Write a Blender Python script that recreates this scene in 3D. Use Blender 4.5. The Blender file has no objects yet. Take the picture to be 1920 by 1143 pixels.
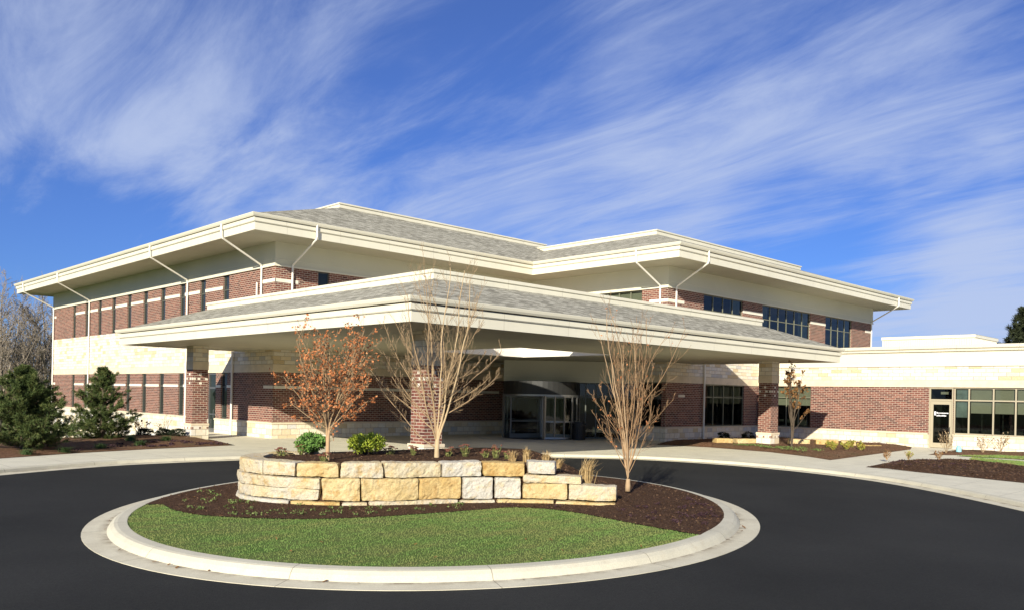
import bpy, math, random
import numpy as np
from mathutils import Vector, Matrix, noise as mn
S = bpy.context.scene
C = S.collection
R = math.radians

# ------------------------------------------------------------------ camera
# World X/Y run along the two façade directions of the building; Z up, metres.
YAW = 0.8005
SU, CU = math.sin(YAW), math.cos(YAW)
CAM = (-21.064, -39.433)
def W(X, Y):
    """X to the right of / Y straight ahead of the standpoint, in metres -> world x, y"""
    return (CAM[0] + X*SU + Y*CU, CAM[1] - X*CU + Y*SU)
def INV(u, v):
    a, b = u-CAM[0], v-CAM[1]
    return (a*SU - b*CU, a*CU + b*SU)
cd = bpy.data.cameras.new('camera'); cam = bpy.data.objects.new('camera', cd); C.objects.link(cam)
S.camera = cam
ROLL = 0.0208
right = Vector((SU, -CU, 0)); fwd = Vector((CU, SU, 0)); up = Vector((0, 0, 1))
cr = right*math.cos(ROLL) + up*math.sin(ROLL); cu_ = up*math.cos(ROLL) - right*math.sin(ROLL)
m = Matrix((cr, cu_, -fwd)).transposed().to_4x4(); m.translation = (CAM[0], CAM[1], 2.6)
cam.matrix_world = m
cd.sensor_width = 36; cd.lens = 1561.0/1920*36; cd.shift_y = (740.53-571.5)/1920
cd.clip_start = .1; cd.clip_end = 6000
# ------------------------------------------------------------------ light
SUN = Vector((1, .58, -.45)).normalized()          # direction the light travels
SUN_EL = math.asin(-SUN.z); SUN_AZ = math.atan2(-SUN.x, -SUN.y)   # azimuth from +Y towards +X
sd = bpy.data.lights.new('sun', 'SUN'); sun = bpy.data.objects.new('sun', sd); C.objects.link(sun)
sd.energy = 5.0; sd.angle = R(.5); sd.color = (1, .94, .815)
sun.rotation_euler = SUN.to_track_quat('-Z', 'Y').to_euler(); sun.location = (-40, -60, 40)
w = bpy.data.worlds.new('World'); S.world = w; w.use_nodes = True
N = w.node_tree.nodes; L = w.node_tree.links; N.clear()
def wn(t, **k):
    n = N.new(t)
    for a, b in k.items(): setattr(n, a, b)
    return n
out = wn('ShaderNodeOutputWorld'); bg = wn('ShaderNodeBackground'); bg.inputs[1].default_value = .065
sky = wn('ShaderNodeTexSky', sky_type='NISHITA', sun_disc=False)
sky.sun_elevation = SUN_EL; sky.sun_rotation = SUN_AZ; sky.air_density = 1.0; sky.dust_density = .3; sky.ozone_density = 3.5
tc = wn('ShaderNodeTexCoord'); sp = wn('ShaderNodeSeparateXYZ'); L.new(tc.outputs['Generated'], sp.inputs[0])
def wm(op, a, b=None, c=None, clamp=False):
    n = wn('ShaderNodeMath', operation=op, use_clamp=clamp)
    for i, x in enumerate((a, b, c)):
        if x is None: continue
        if isinstance(x, (int, float)): n.inputs[i].default_value = x
        else: L.new(x, n.inputs[i])
    return n.outputs[0]
zz = wm('ADD', wm('MAXIMUM', sp.outputs[2], 0.0), .10)
px = wm('DIVIDE', sp.outputs[0], zz); py = wm('DIVIDE', sp.outputs[1], zz)
# cirrus plane: a runs along the streaks, b across them
SA = math.atan2(.994, .111)
ca, sa = math.cos(SA), math.sin(SA)
ax = wm('ADD', wm('MULTIPLY', px, ca), wm('MULTIPLY', py, sa))
bx = wm('SUBTRACT', wm('MULTIPLY', py, ca), wm('MULTIPLY', px, sa))
def cvec(x, y, kx, ky, ox=0., oy=0.):
    n = wn('ShaderNodeCombineXYZ'); L.new(wm('MULTIPLY_ADD', x, kx, ox), n.inputs[0]); L.new(wm('MULTIPLY_ADD', y, ky, oy), n.inputs[1]); return n.outputs[0]
def cnoise(v, scale, detail, rough, dist=0.):
    n = wn('ShaderNodeTexNoise'); L.new(v, n.inputs['Vector']); n.inputs['Scale'].default_value = scale
    n.inputs['Detail'].default_value = detail; n.inputs['Roughness'].default_value = rough; n.inputs['Distortion'].default_value = dist
    return n.outputs[0]
def ss(x, lo, hi):
    n = wn('ShaderNodeMapRange', interpolation_type='SMOOTHSTEP'); L.new(x, n.inputs[0])
    n.inputs[1].default_value = lo; n.inputs[2].default_value = hi; return n.outputs[0]
CLO, CHI = .72, 1.38
CL = dict(ox=3.1, oy=1.7)
big = cnoise(cvec(ax, bx, .22, .75, CL['ox'], CL['oy']), 1.0, 2, .5, .4)
mid = cnoise(cvec(ax, bx, .8, 2.9, 4.4, 1.2), 1.0, 10, .64, .7)
fine = cnoise(cvec(ax, bx, 1.6, 6.5, 1.3, 5.2), 1.0, 8, .65, .3)
# where the cirrus is thick and where it leaves clear sky: (direction, cosine of the radius, amount)
BANKS = [(0.257, 0.926, 0.277, 0.9912, 0.10), (0.361, 0.9, 0.246, 0.9938, 0.05), (0.436, 0.875, 0.209, 0.995, 0.1), (0.234, 0.945, 0.227, 0.9961, 0.08), (0.551, 0.805, 0.219, 0.9951, 0.1), (0.64, 0.738, 0.212, 0.9967, 0.14), (0.662, 0.699, 0.271, 0.9977, 0.06), (0.789, 0.531, 0.309, 0.9958, 0.06), (0.753, 0.614, 0.238, 0.9953, 0.14), (0.849, 0.465, 0.249, 0.9966, 0.12), (0.894, 0.34, 0.292, 0.9962, 0.12), (0.935, 0.275, 0.222, 0.9982, 0.1), (0.941, 0.326, 0.089, 0.9953, 0.30), (0.958, 0.256, 0.131, 0.9977, 0.20), (0.239, 0.958, 0.16, 0.9979, -0.3), (0.319, 0.933, 0.169, 0.9983, -0.22), (0.608, 0.706, 0.363, 0.9936, -0.12), (0.649, 0.647, 0.4, 0.9962, -0.10), (0.78, 0.475, 0.407, 0.9967, -0.06), (0.756, 0.545, 0.362, 0.998, -0.04), (0.873, 0.445, 0.197, 0.9971, -0.14), (0.922, 0.307, 0.236, 0.9994, -0.12), (0.556, 0.773, 0.305, 0.9974, -0.05), (0.914, 0.373, 0.159, 0.9987, -0.08), (0.475, 0.78, 0.407, 0.9973, -0.02)]
acc = None
for bx_, by_, bz_, bc_, bw_ in BANKS:
    dn = wn('ShaderNodeVectorMath', operation='DOT_PRODUCT'); L.new(tc.outputs['Generated'], dn.inputs[0]); dn.inputs[1].default_value = (bx_, by_, bz_)
    acc = wm('MULTIPLY_ADD', ss(dn.outputs['Value'], 1-2.3*(1-bc_), 1.0), bw_, acc if acc is not None else 0.0)
cov = ss(wm('ADD', wm('ADD', wm('MULTIPLY', big, .45), acc), wm('ADD', wm('MULTIPLY', mid, 1.05), wm('MULTIPLY', fine, .28))), CLO, CHI)
hs = wn('ShaderNodeHueSaturation'); hs.inputs['Saturation'].default_value = 1.0; hs.inputs['Value'].default_value = 1.0
L.new(sky.outputs[0], hs.inputs['Color'])
tint = wn('ShaderNodeMix', data_type='RGBA', blend_type='MULTIPLY'); tint.inputs[0].default_value = 1
L.new(hs.outputs[0], tint.inputs[6]); tint.inputs[7].default_value = (.37, .60, 1.17, 1)
mx = wn('ShaderNodeMix', data_type='RGBA'); L.new(wm('MULTIPLY_ADD', cov, .80, .06), mx.inputs[0])
L.new(tint.outputs[2], mx.inputs[6]); mx.inputs[7].default_value = (5.2, 6.1, 8.4, 1)
L.new(mx.outputs[2], bg.inputs[0]); L.new(bg.outputs[0], out.inputs[0])
S.view_settings.view_transform = 'Standard'; S.view_settings.look = 'None'
S.view_settings.exposure = .62; S.view_settings.gamma = 1; S.view_settings.use_curve_mapping = False
S.render.engine = 'CYCLES'; S.cycles.use_denoising = True
S.cycles.max_bounces = 6; S.cycles.transparent_max_bounces = 8

# ------------------------------------------------------------------ materials
class MT:
    def __init__(s, name):
        s.m = bpy.data.materials.new(name); s.m.use_nodes = True; s.t = s.m.node_tree
        s.b = s.t.nodes['Principled BSDF']; s.o = s.t.nodes['Material Output']
    def n(s, t, **k):
        x = s.t.nodes.new(t)
        for a, b in k.items(): setattr(x, a, b)
        return x
    def put(s, inp, v):
        if isinstance(v, (int, float)): inp.default_value = v
        elif isinstance(v, tuple): inp.default_value = v if len(v) == 4 or inp.type == 'VECTOR' else v+(1,)
        else: s.t.links.new(v, inp)
    def math(s, op, a, b=None, c=None, clamp=False):
        x = s.n('ShaderNodeMath', operation=op, use_clamp=clamp)
        for i, v in enumerate((a, b, c)):
            if v is not None: s.put(x.inputs[i], v)
        return x.outputs[0]
    def mix(s, f, a, b, bt='MIX'):
        x = s.n('ShaderNodeMix', data_type='RGBA', blend_type=bt); s.put(x.inputs[0], f); s.put(x.inputs[6], a); s.put(x.inputs[7], b); return x.outputs[2]
    def uv(s): return s.n('ShaderNodeTexCoord').outputs['UV']
    def ob(s): return s.n('ShaderNodeTexCoord').outputs['Object']
    def noise(s, vec, scale, detail=4, rough=.55, dist=0, out=0):
        x = s.n('ShaderNodeTexNoise'); s.put(x.inputs['Vector'], vec); x.inputs['Scale'].default_value = scale
        x.inputs['Detail'].default_value = detail; x.inputs['Roughness'].default_value = rough; x.inputs['Distortion'].default_value = dist
        return x.outputs[out]
    def ramp(s, f, stops, interp='LINEAR'):
        x = s.n('ShaderNodeValToRGB'); s.put(x.inputs[0], f); cr = x.color_ramp; cr.interpolation = interp
        while len(cr.elements) < len(stops): cr.elements.new(.5)
        for e, (p, c) in zip(cr.elements, stops): e.position = p; e.color = c+(1,) if len(c) == 3 else c
        return x.outputs[0]
    def rng(s, f, a, b, c, d):
        x = s.n('ShaderNodeMapRange'); s.put(x.inputs[0], f)
        for i, v in enumerate((a, b, c, d)): x.inputs[i+1].default_value = v
        return x.outputs[0]
    def bump(s, h, st=.3, dist=.02):
        x = s.n('ShaderNodeBump'); x.inputs['Strength'].default_value = st; x.inputs['Distance'].default_value = dist
        s.put(x.inputs['Height'], h); s.t.links.new(x.outputs[0], s.b.inputs['Normal'])
    def set(s, col=None, rough=.8, spec=.3, metal=0):
        if col is not None: s.put(s.b.inputs['Base Color'], col)
        s.put(s.b.inputs['Roughness'], rough); s.put(s.b.inputs['Specular IOR Level'], spec); s.put(s.b.inputs['Metallic'], metal); return s
    def brick(s, vec, w_, h_, mort, off=.5, c1=(0, 0, 0), c2=(1, 1, 1), cm=(0, 0, 0), bias=0, smooth=.1):
        x = s.n('ShaderNodeTexBrick', offset=off); s.put(x.inputs['Vector'], vec)
        s.put(x.inputs['Color1'], c1); s.put(x.inputs['Color2'], c2); s.put(x.inputs['Mortar'], cm)
        x.inputs['Scale'].default_value = 1; x.inputs['Mortar Size'].default_value = mort; x.inputs['Mortar Smooth'].default_value = smooth
        x.inputs['Bias'].default_value = bias; x.inputs['Brick Width'].default_value = w_; x.inputs['Row Height'].default_value = h_
        return x.outputs[0], x.outputs[1]
M = {}
def mk(name):
    t = MT(name); M[name] = t.m; return t

t = mk('brick'); uv = t.uv()
rnd, mort = t.brick(uv, .31, .1088, .011)
col = t.ramp(rnd, [(0, (.075, .031, .026)), (.3, (.13, .046, .035)), (.6, (.18, .066, .046)), (1, (.25, .10, .068))])
col = t.mix(t.rng(t.noise(uv, 9, 4), .3, .7, 0, .35), col, (.15, .05, .042))
col = t.mix(mort, col, (.47, .39, .295))
t.set(col, .85, .2); t.bump(t.math('SUBTRACT', 1, mort), .5, .008)

def ashlar(name, w_, h_, tone):
    t = mk(name); uv = t.uv()
    wob = t.n('ShaderNodeVectorMath', operation='ADD'); t.put(wob.inputs[0], uv)
    sc = t.n('ShaderNodeVectorMath', operation='SCALE'); t.put(sc.inputs[0], t.noise(uv, 3, 2, out=1)); sc.inputs['Scale'].default_value = .02
    t.t.links.new(sc.outputs[0], wob.inputs[1])
    rnd, mort = t.brick(wob.outputs[0], w_, h_, .010, off=.37)
    rnd2, _ = t.brick(wob.outputs[0], w_*1.0, h_, 0, off=.37, c1=(.2, .2, .2), c2=(.8, .8, .8))
    col = t.ramp(rnd, tone)
    col = t.mix(t.rng(t.noise(uv, 5, 5, .65), .35, .7, 0, .55), col, (.66, .50, .29))
    col = t.mix(t.rng(t.noise(uv, 11, 3, .6), .5, .75, 0, .35), col, (.62, .62, .60))
    col = t.mix(t.math('MULTIPLY', mort, .85), col, (.38, .33, .26))
    t.set(col, .9, .2)
    h = t.math('ADD', t.math('MULTIPLY', t.math('SUBTRACT', 1, mort), 1.0), t.math('MULTIPLY', t.noise(uv, 7, 6, .7), .9))
    t.bump(h, .7, .03)
TONE = [(0, (.56, .44, .25)), (.2, (.76, .67, .49)), (.5, (.80, .745, .60)), (.74, (.78, .745, .65)), (.88, (.60, .60, .58)), (1, (.46, .47, .47))]
ashlar('ashlar', .62, .21, TONE)
ashlar('ashlar_large', .52, .31, TONE)

def plain(name, col, rough=.6, spec=.3, metal=0, var=.06, scale=1.5, bump=0, coord='ob', fine=0):
    t = mk(name); v = t.ob() if coord == 'ob' else t.uv()
    n = t.rng(t.noise(v, scale, 5, .6), .3, .7, 1-var, 1+var)
    c = t.mix(1, col, n, 'MULTIPLY')
    if fine:
        f = t.rng(t.noise(v, 60, 3, .7), .3, .7, 1-fine, 1+fine); c = t.mix(1, c, f, 'MULTIPLY')
    t.set(c, rough, spec, metal)
    if bump: t.bump(t.noise(v, 25, 5, .6), bump, .01)
    return t
plain('smooth_stone', (.68, .57, .40), .85, .2, var=.10, scale=2.5, bump=.15, fine=.06)
plain('accent_stone', (.74, .68, .55), .85, .2, var=.08)
plain('cream_metal', (.68, .64, .495), .42, .4, var=.03, scale=.6)
plain('frieze_panel', (.61, .585, .45), .6, .3, var=.035, scale=.5)
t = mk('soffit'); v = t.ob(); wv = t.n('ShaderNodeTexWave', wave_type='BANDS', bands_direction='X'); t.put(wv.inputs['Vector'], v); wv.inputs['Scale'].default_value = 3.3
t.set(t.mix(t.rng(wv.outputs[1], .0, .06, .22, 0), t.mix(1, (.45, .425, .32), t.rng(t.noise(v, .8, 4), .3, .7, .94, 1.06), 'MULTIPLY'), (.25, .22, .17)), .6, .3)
plain('white_metal', (.78, .74, .64), .4, .4, var=.03)
plain('louver', (.64, .60, .48), .5, .3, var=.05)
plain('tan_frame', (.40, .35, .24), .45, .4, var=.04)
plain('dark_frame', (.085, .09, .07), .4, .4, var=.06)
plain('olive_frame', (.17, .17, .115), .45, .4, var=.05)
plain('silver', (.28, .28, .265), .38, .5, metal=.8, var=.04)
plain('bronze', (.022, .022, .02), .45, .4, metal=.1, var=.1)
plain('black_plastic', (.012, .012, .012), .45, .4, var=.1)
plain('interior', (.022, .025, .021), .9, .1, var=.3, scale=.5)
plain('blind', (.29, .28, .21), .8, .1, var=.05)
plain('drape', (.19, .235, .22), .8, .1, var=.3, scale=2)
plain('lettering', (.8, .8, .8), .6)
t = mk('fascia_metal'); v = t.ob(); uv = t.uv(); sx = t.n('ShaderNodeSeparateXYZ'); t.put(sx.inputs[0], uv)
f = t.math('ABSOLUTE', t.math('SUBTRACT', t.math('FRACT', t.math('DIVIDE', sx.outputs[0], 3.05)), .5))
c = t.mix(1, (.68, .64, .495), t.rng(t.noise(v, .7, 4, .6), .3, .7, .95, 1.04), 'MULTIPLY')
mp = t.n('ShaderNodeMapping'); t.put(mp.inputs[0], v); mp.inputs['Scale'].default_value = (3, 3, .25)
c = t.mix(t.rng(t.noise(mp.outputs[0], 1.3, 5, .7), .55, .8, 0, .22), c, (.50, .43, .31))
c = t.mix(t.math('MULTIPLY', t.math('GREATER_THAN', f, .4972), .6), c, (.30, .26, .19))
t.set(c, .42, .4); t.bump(t.noise(v, .9, 2), .06, .05)
t = mk('shingle'); uv = t.uv()
rnd, mort = t.brick(uv, .34, .145, .008, off=.43)
col = t.ramp(rnd, [(0, (.19, .175, .13)), (.35, (.32, .30, .23)), (.7, (.44, .415, .32)), (1, (.55, .515, .40))])
col = t.mix(t.rng(t.noise(uv, 1.6, 5, .65), .35, .65, 0, .4), col, (.24, .225, .17))
col = t.mix(t.math('MULTIPLY', mort, .6), col, (.11, .095, .075))
t.set(t.mix(1, col, t.rng(t.noise(uv, 70, 2), .3, .7, .75, 1.25), 'MULTIPLY'), .95, .15); t.bump(t.math('ADD', rnd, t.noise(uv, 40)), .5, .012)

t = mk('glass_dark'); g = t.noise(t.ob(), .7, 2); t.set(t.mix(g, (.016, .022, .02), (.03, .038, .034)), .05, .38); t.bump(t.noise(t.ob(), 1.2, 2), .03, .02)
t = mk('glass'); fr = t.n('ShaderNodeFresnel'); fr.inputs[0].default_value = 1.5
gl = t.n('ShaderNodeBsdfGlossy'); gl.inputs['Roughness'].default_value = .02; tr = t.n('ShaderNodeBsdfTransparent'); tr.inputs[0].default_value = (.60, .645, .60, 1)
ms = t.n('ShaderNodeMixShader'); t.put(ms.inputs[0], t.math('MULTIPLY', fr.outputs[0], 1.05, clamp=True)); t.t.links.new(tr.outputs[0], ms.inputs[1]); t.t.links.new(gl.outputs[0], ms.inputs[2])
t.t.links.new(ms.outputs[0], t.o.inputs[0])

t = mk('asphalt'); v = t.ob()
c = t.mix(t.rng(t.noise(v, .25, 5, .6), .3, .7, 0, 1), (.022, .0223, .0205), (.034, .034, .031))
c = t.mix(1, c, t.rng(t.noise(v, 12, 5, .8), .3, .7, .82, 1.22), 'MULTIPLY')
c = t.mix(1, c, t.rng(t.noise(v, 45, 3, .8), .25, .75, .55, 1.5), 'MULTIPLY')
vo = t.n('ShaderNodeTexVoronoi'); t.put(vo.inputs['Vector'], v); vo.inputs['Scale'].default_value = 55
c = t.mix(t.rng(vo.outputs['Distance'], .0, .28, .5, 0), c, (.065, .064, .058))
t.set(c, .95, .1); t.bump(t.noise(v, 60, 3, .8), .6, .012)

def concrete(name, base, joint):
    t = mk(name); uv = t.uv(); v = t.ob()
    c = t.mix(t.rng(t.noise(v, .9, 6, .65), .3, .7, 0, 1), base, tuple(x*.84 for x in base))
    c = t.mix(t.rng(t.noise(v, 4, 6, .7), .55, .75, 0, .35), c, (.42, .34, .23))
    c = t.mix(1, c, t.rng(t.noise(v, 55, 3, .7), .3, .7, .88, 1.12), 'MULTIPLY')
    sx = t.n('ShaderNodeSeparateXYZ'); t.put(sx.inputs[0], uv)
    def line(a, per, wd):
        f = t.math('ABSOLUTE', t.math('SUBTRACT', t.math('FRACT', t.math('DIVIDE', a, per)), .5))
        return t.math('GREATER_THAN', f, .5-wd/per/2)
    j = line(sx.outputs[0], joint[0], .016)
    if joint[1]: j = t.math('MAXIMUM', j, line(sx.outputs[1], joint[1], .016))
    c = t.mix(t.math('MULTIPLY', j, .7), c, (.20, .17, .12))
    t.set(c, .88, .25); t.bump(t.noise(v, 40, 4), .15, .01); return t
concrete('concrete', (.71, .665, .505), (1.8, 1.8))
concrete('kerb_concrete', (.59, .55, .415), (3.05, 0))
t = mk('gutter_pan'); uv = t.uv(); v = t.ob()
c = t.mix(t.rng(t.noise(v, 1.1, 6, .65), .3, .7, 0, 1), (.67, .62, .46), (.52, .47, .335))
sx = t.n('ShaderNodeSeparateXYZ'); t.put(sx.inputs[0], uv)
f = t.math('ABSOLUTE', t.math('SUBTRACT', t.math('FRACT', t.math('DIVIDE', sx.outputs[0], 3.05)), .5))
c = t.mix(t.math('MULTIPLY', t.math('GREATER_THAN', f, .4974), .7), c, (.2, .17, .12))
edge = t.math('MULTIPLY', t.rng(sx.outputs[1], .26, .44, 0, 1), t.rng(t.noise(v, 2.5, 6, .7), .42, .62, 0, 1))
c = t.mix(t.math('MULTIPLY', edge, .8), c, (.16, .11, .07))
t.set(t.mix(1, c, t.rng(t.noise(v, 55, 3, .7), .3, .7, .88, 1.12), 'MULTIPLY'), .9, .2)

t = mk('mulch'); v = t.ob()
vo = t.n('ShaderNodeTexVoronoi'); t.put(vo.inputs['Vector'], v); vo.inputs['Scale'].default_value = 26
c = t.ramp(t.noise(v, 14, 6, .7), [(.3, (.034, .018, .010)), (.5, (.088, .047, .026)), (.7, (.18, .105, .06))])
c = t.mix(t.rng(t.noise(v, .8, 3), .4, .7, 0, .4), c, (.09, .048, .03))
t.set(c, .95, .1); t.bump(t.math('ADD', t.noise(v, 22, 6, .75), vo.outputs['Distance']), 1.0, .06)
t = mk('mulch_light'); v = t.ob()
c = t.ramp(t.noise(v, 10, 7, .75), [(.28, (.065, .034, .019)), (.5, (.17, .09, .05)), (.72, (.33, .20, .12))])
c = t.mix(t.rng(t.noise(v, .7, 4, .6), .42, .66, 0, .55), c, (.13, .10, .05))
t.set(c, .95, .1); t.bump(t.noise(v, 18, 6, .75), 1.0, .06)
t = mk('soil_lawn'); v = t.ob()
c = t.mix(t.rng(t.noise(v, 1.3, 5, .65), .35, .65, 0, 1), (.085, .14, .03), (.115, .13, .042))
t.set(c, .95, .1)
t = mk('grass_blade'); v = t.ob(); oi = t.noise(v, 1.1, 5, .62)
c = t.ramp(t.noise(v, 6, 4), [(.3, (.115, .20, .045)), (.55, (.15, .245, .058)), (.75, (.21, .28, .08))])
wv = t.n('ShaderNodeMapping'); t.put(wv.inputs[0], v); wv.inputs['Rotation'].default_value = (0, 0, R(-62)); wv.inputs['Scale'].default_value = (.55, 2.0, 1)
c = t.mix(t.rng(t.noise(wv.outputs[0], 1.2, 5, .65), .40, .62, 0, .72), c, (.235, .215, .075))
t.set(c, .75, .2)
plain('far_grass', (.10, .13, .045), .95, .1, var=.3, scale=.15)

def leafm(name, stops, scale=9, rough=.7, trans=.0):
    t = mk(name); c = t.ramp(t.noise(t.ob(), scale, 3, .6), stops); t.set(c, rough, .2)
    return t
leafm('rust_leaf', [(.3, (.24, .075, .025)), (.5, (.44, .15, .05)), (.7, (.60, .27, .11))], 14)
leafm('brown_leaf', [(.3, (.10, .045, .015)), (.6, (.24, .12, .04))], 14)
leafm('pine', [(.3, (.024, .042, .012)), (.5, (.065, .092, .024)), (.72, (.155, .165, .05))], 5)
leafm('spruce', [(.3, (.016, .022, .010)), (.6, (.04, .048, .02))], .6)
leafm('shrub_dark', [(.3, (.07, .15, .03)), (.55, (.14, .26, .055)), (.75, (.25, .36, .09))], 9)
leafm('shrub_lime', [(.3, (.20, .27, .025)), (.5, (.38, .45, .045)), (.75, (.62, .62, .10))], 7)
leafm('boxwood', [(.3, (.008, .014, .006)), (.7, (.022, .034, .012))], 9)
leafm('tuft', [(.3, (.05, .10, .03)), (.7, (.12, .17, .06))], 9)
leafm('straw', [(.3, (.34, .22, .09)), (.7, (.55, .40, .19))], 9)
leafm('sedum_head', [(.3, (.11, .035, .02)), (.7, (.22, .085, .05))], 20)
leafm('sedum_stem', [(.3, (.10, .13, .03)), (.7, (.24, .22, .08))], 20)
leafm('sprig', [(.3, (.06, .10, .02)), (.7, (.18, .22, .07))], 12)
leafm('dark_sprig', [(.3, (.025, .012, .014)), (.7, (.07, .035, .04))], 12)
leafm('autumn_leaf', [(.3, (.22, .10, .02)), (.5, (.30, .28, .05)), (.7, (.16, .22, .04))], 5)
leafm('twig_tan', [(.3, (.24, .17, .09)), (.7, (.42, .31, .18))], 9)
def bark(name, a, b):
    t = mk(name); v = t.ob(); t.set(t.mix(t.noise(v, 7, 5, .65), a, b), .85, .2); t.bump(t.noise(v, 30, 4), .3, .01)
bark('bark_tan', (.34, .245, .13), (.56, .42, .25)); bark('twig_brown', (.23, .155, .08), (.42, .295, .17)); bark('twig_red', (.22, .13, .065), (.37, .235, .125)); bark('bark_orange', (.34, .21, .11), (.50, .34, .19))
bark('bark_red', (.31, .205, .11), (.48, .34, .20)); bark('bark_grey', (.19, .155, .115), (.33, .28, .215)); bark('bark_dark', (.06, .045, .03), (.12, .09, .06))
t = mk('scrub'); t.set(t.ramp(t.noise(t.ob(), .6, 5), [(.3, (.09, .065, .042)), (.7, (.20, .145, .095))]), .95, .1)
def block_mat(name, a, b, c):
    t = mk(name); v = t.ob()
    col = t.mix(t.rng(t.noise(v, 2.2, 5, .6), .35, .65, 0, 1), a, b)
    col = t.mix(t.rng(t.noise(v, 5, 6, .7), .5, .68, 0, .8), col, c)
    col = t.mix(1, col, t.rng(t.noise(v, 30, 4, .75), .3, .7, .78, 1.2), 'MULTIPLY')
    t.set(col, .95, .1); t.bump(t.noise(v, 11, 8, .78), .9, .05)
block_mat('block_yellow', (.54, .40, .18), (.60, .48, .26), (.42, .25, .08))
block_mat('block_ochre', (.50, .33, .12), (.57, .42, .19), (.36, .19, .055))
block_mat('block_white', (.57, .52, .42), (.50, .465, .385), (.57, .45, .25))
block_mat('block_cream', (.57, .46, .26), (.54, .49, .38), (.49, .32, .12))
plain('cyan_paint', (.30, .62, .66), .5)

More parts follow.
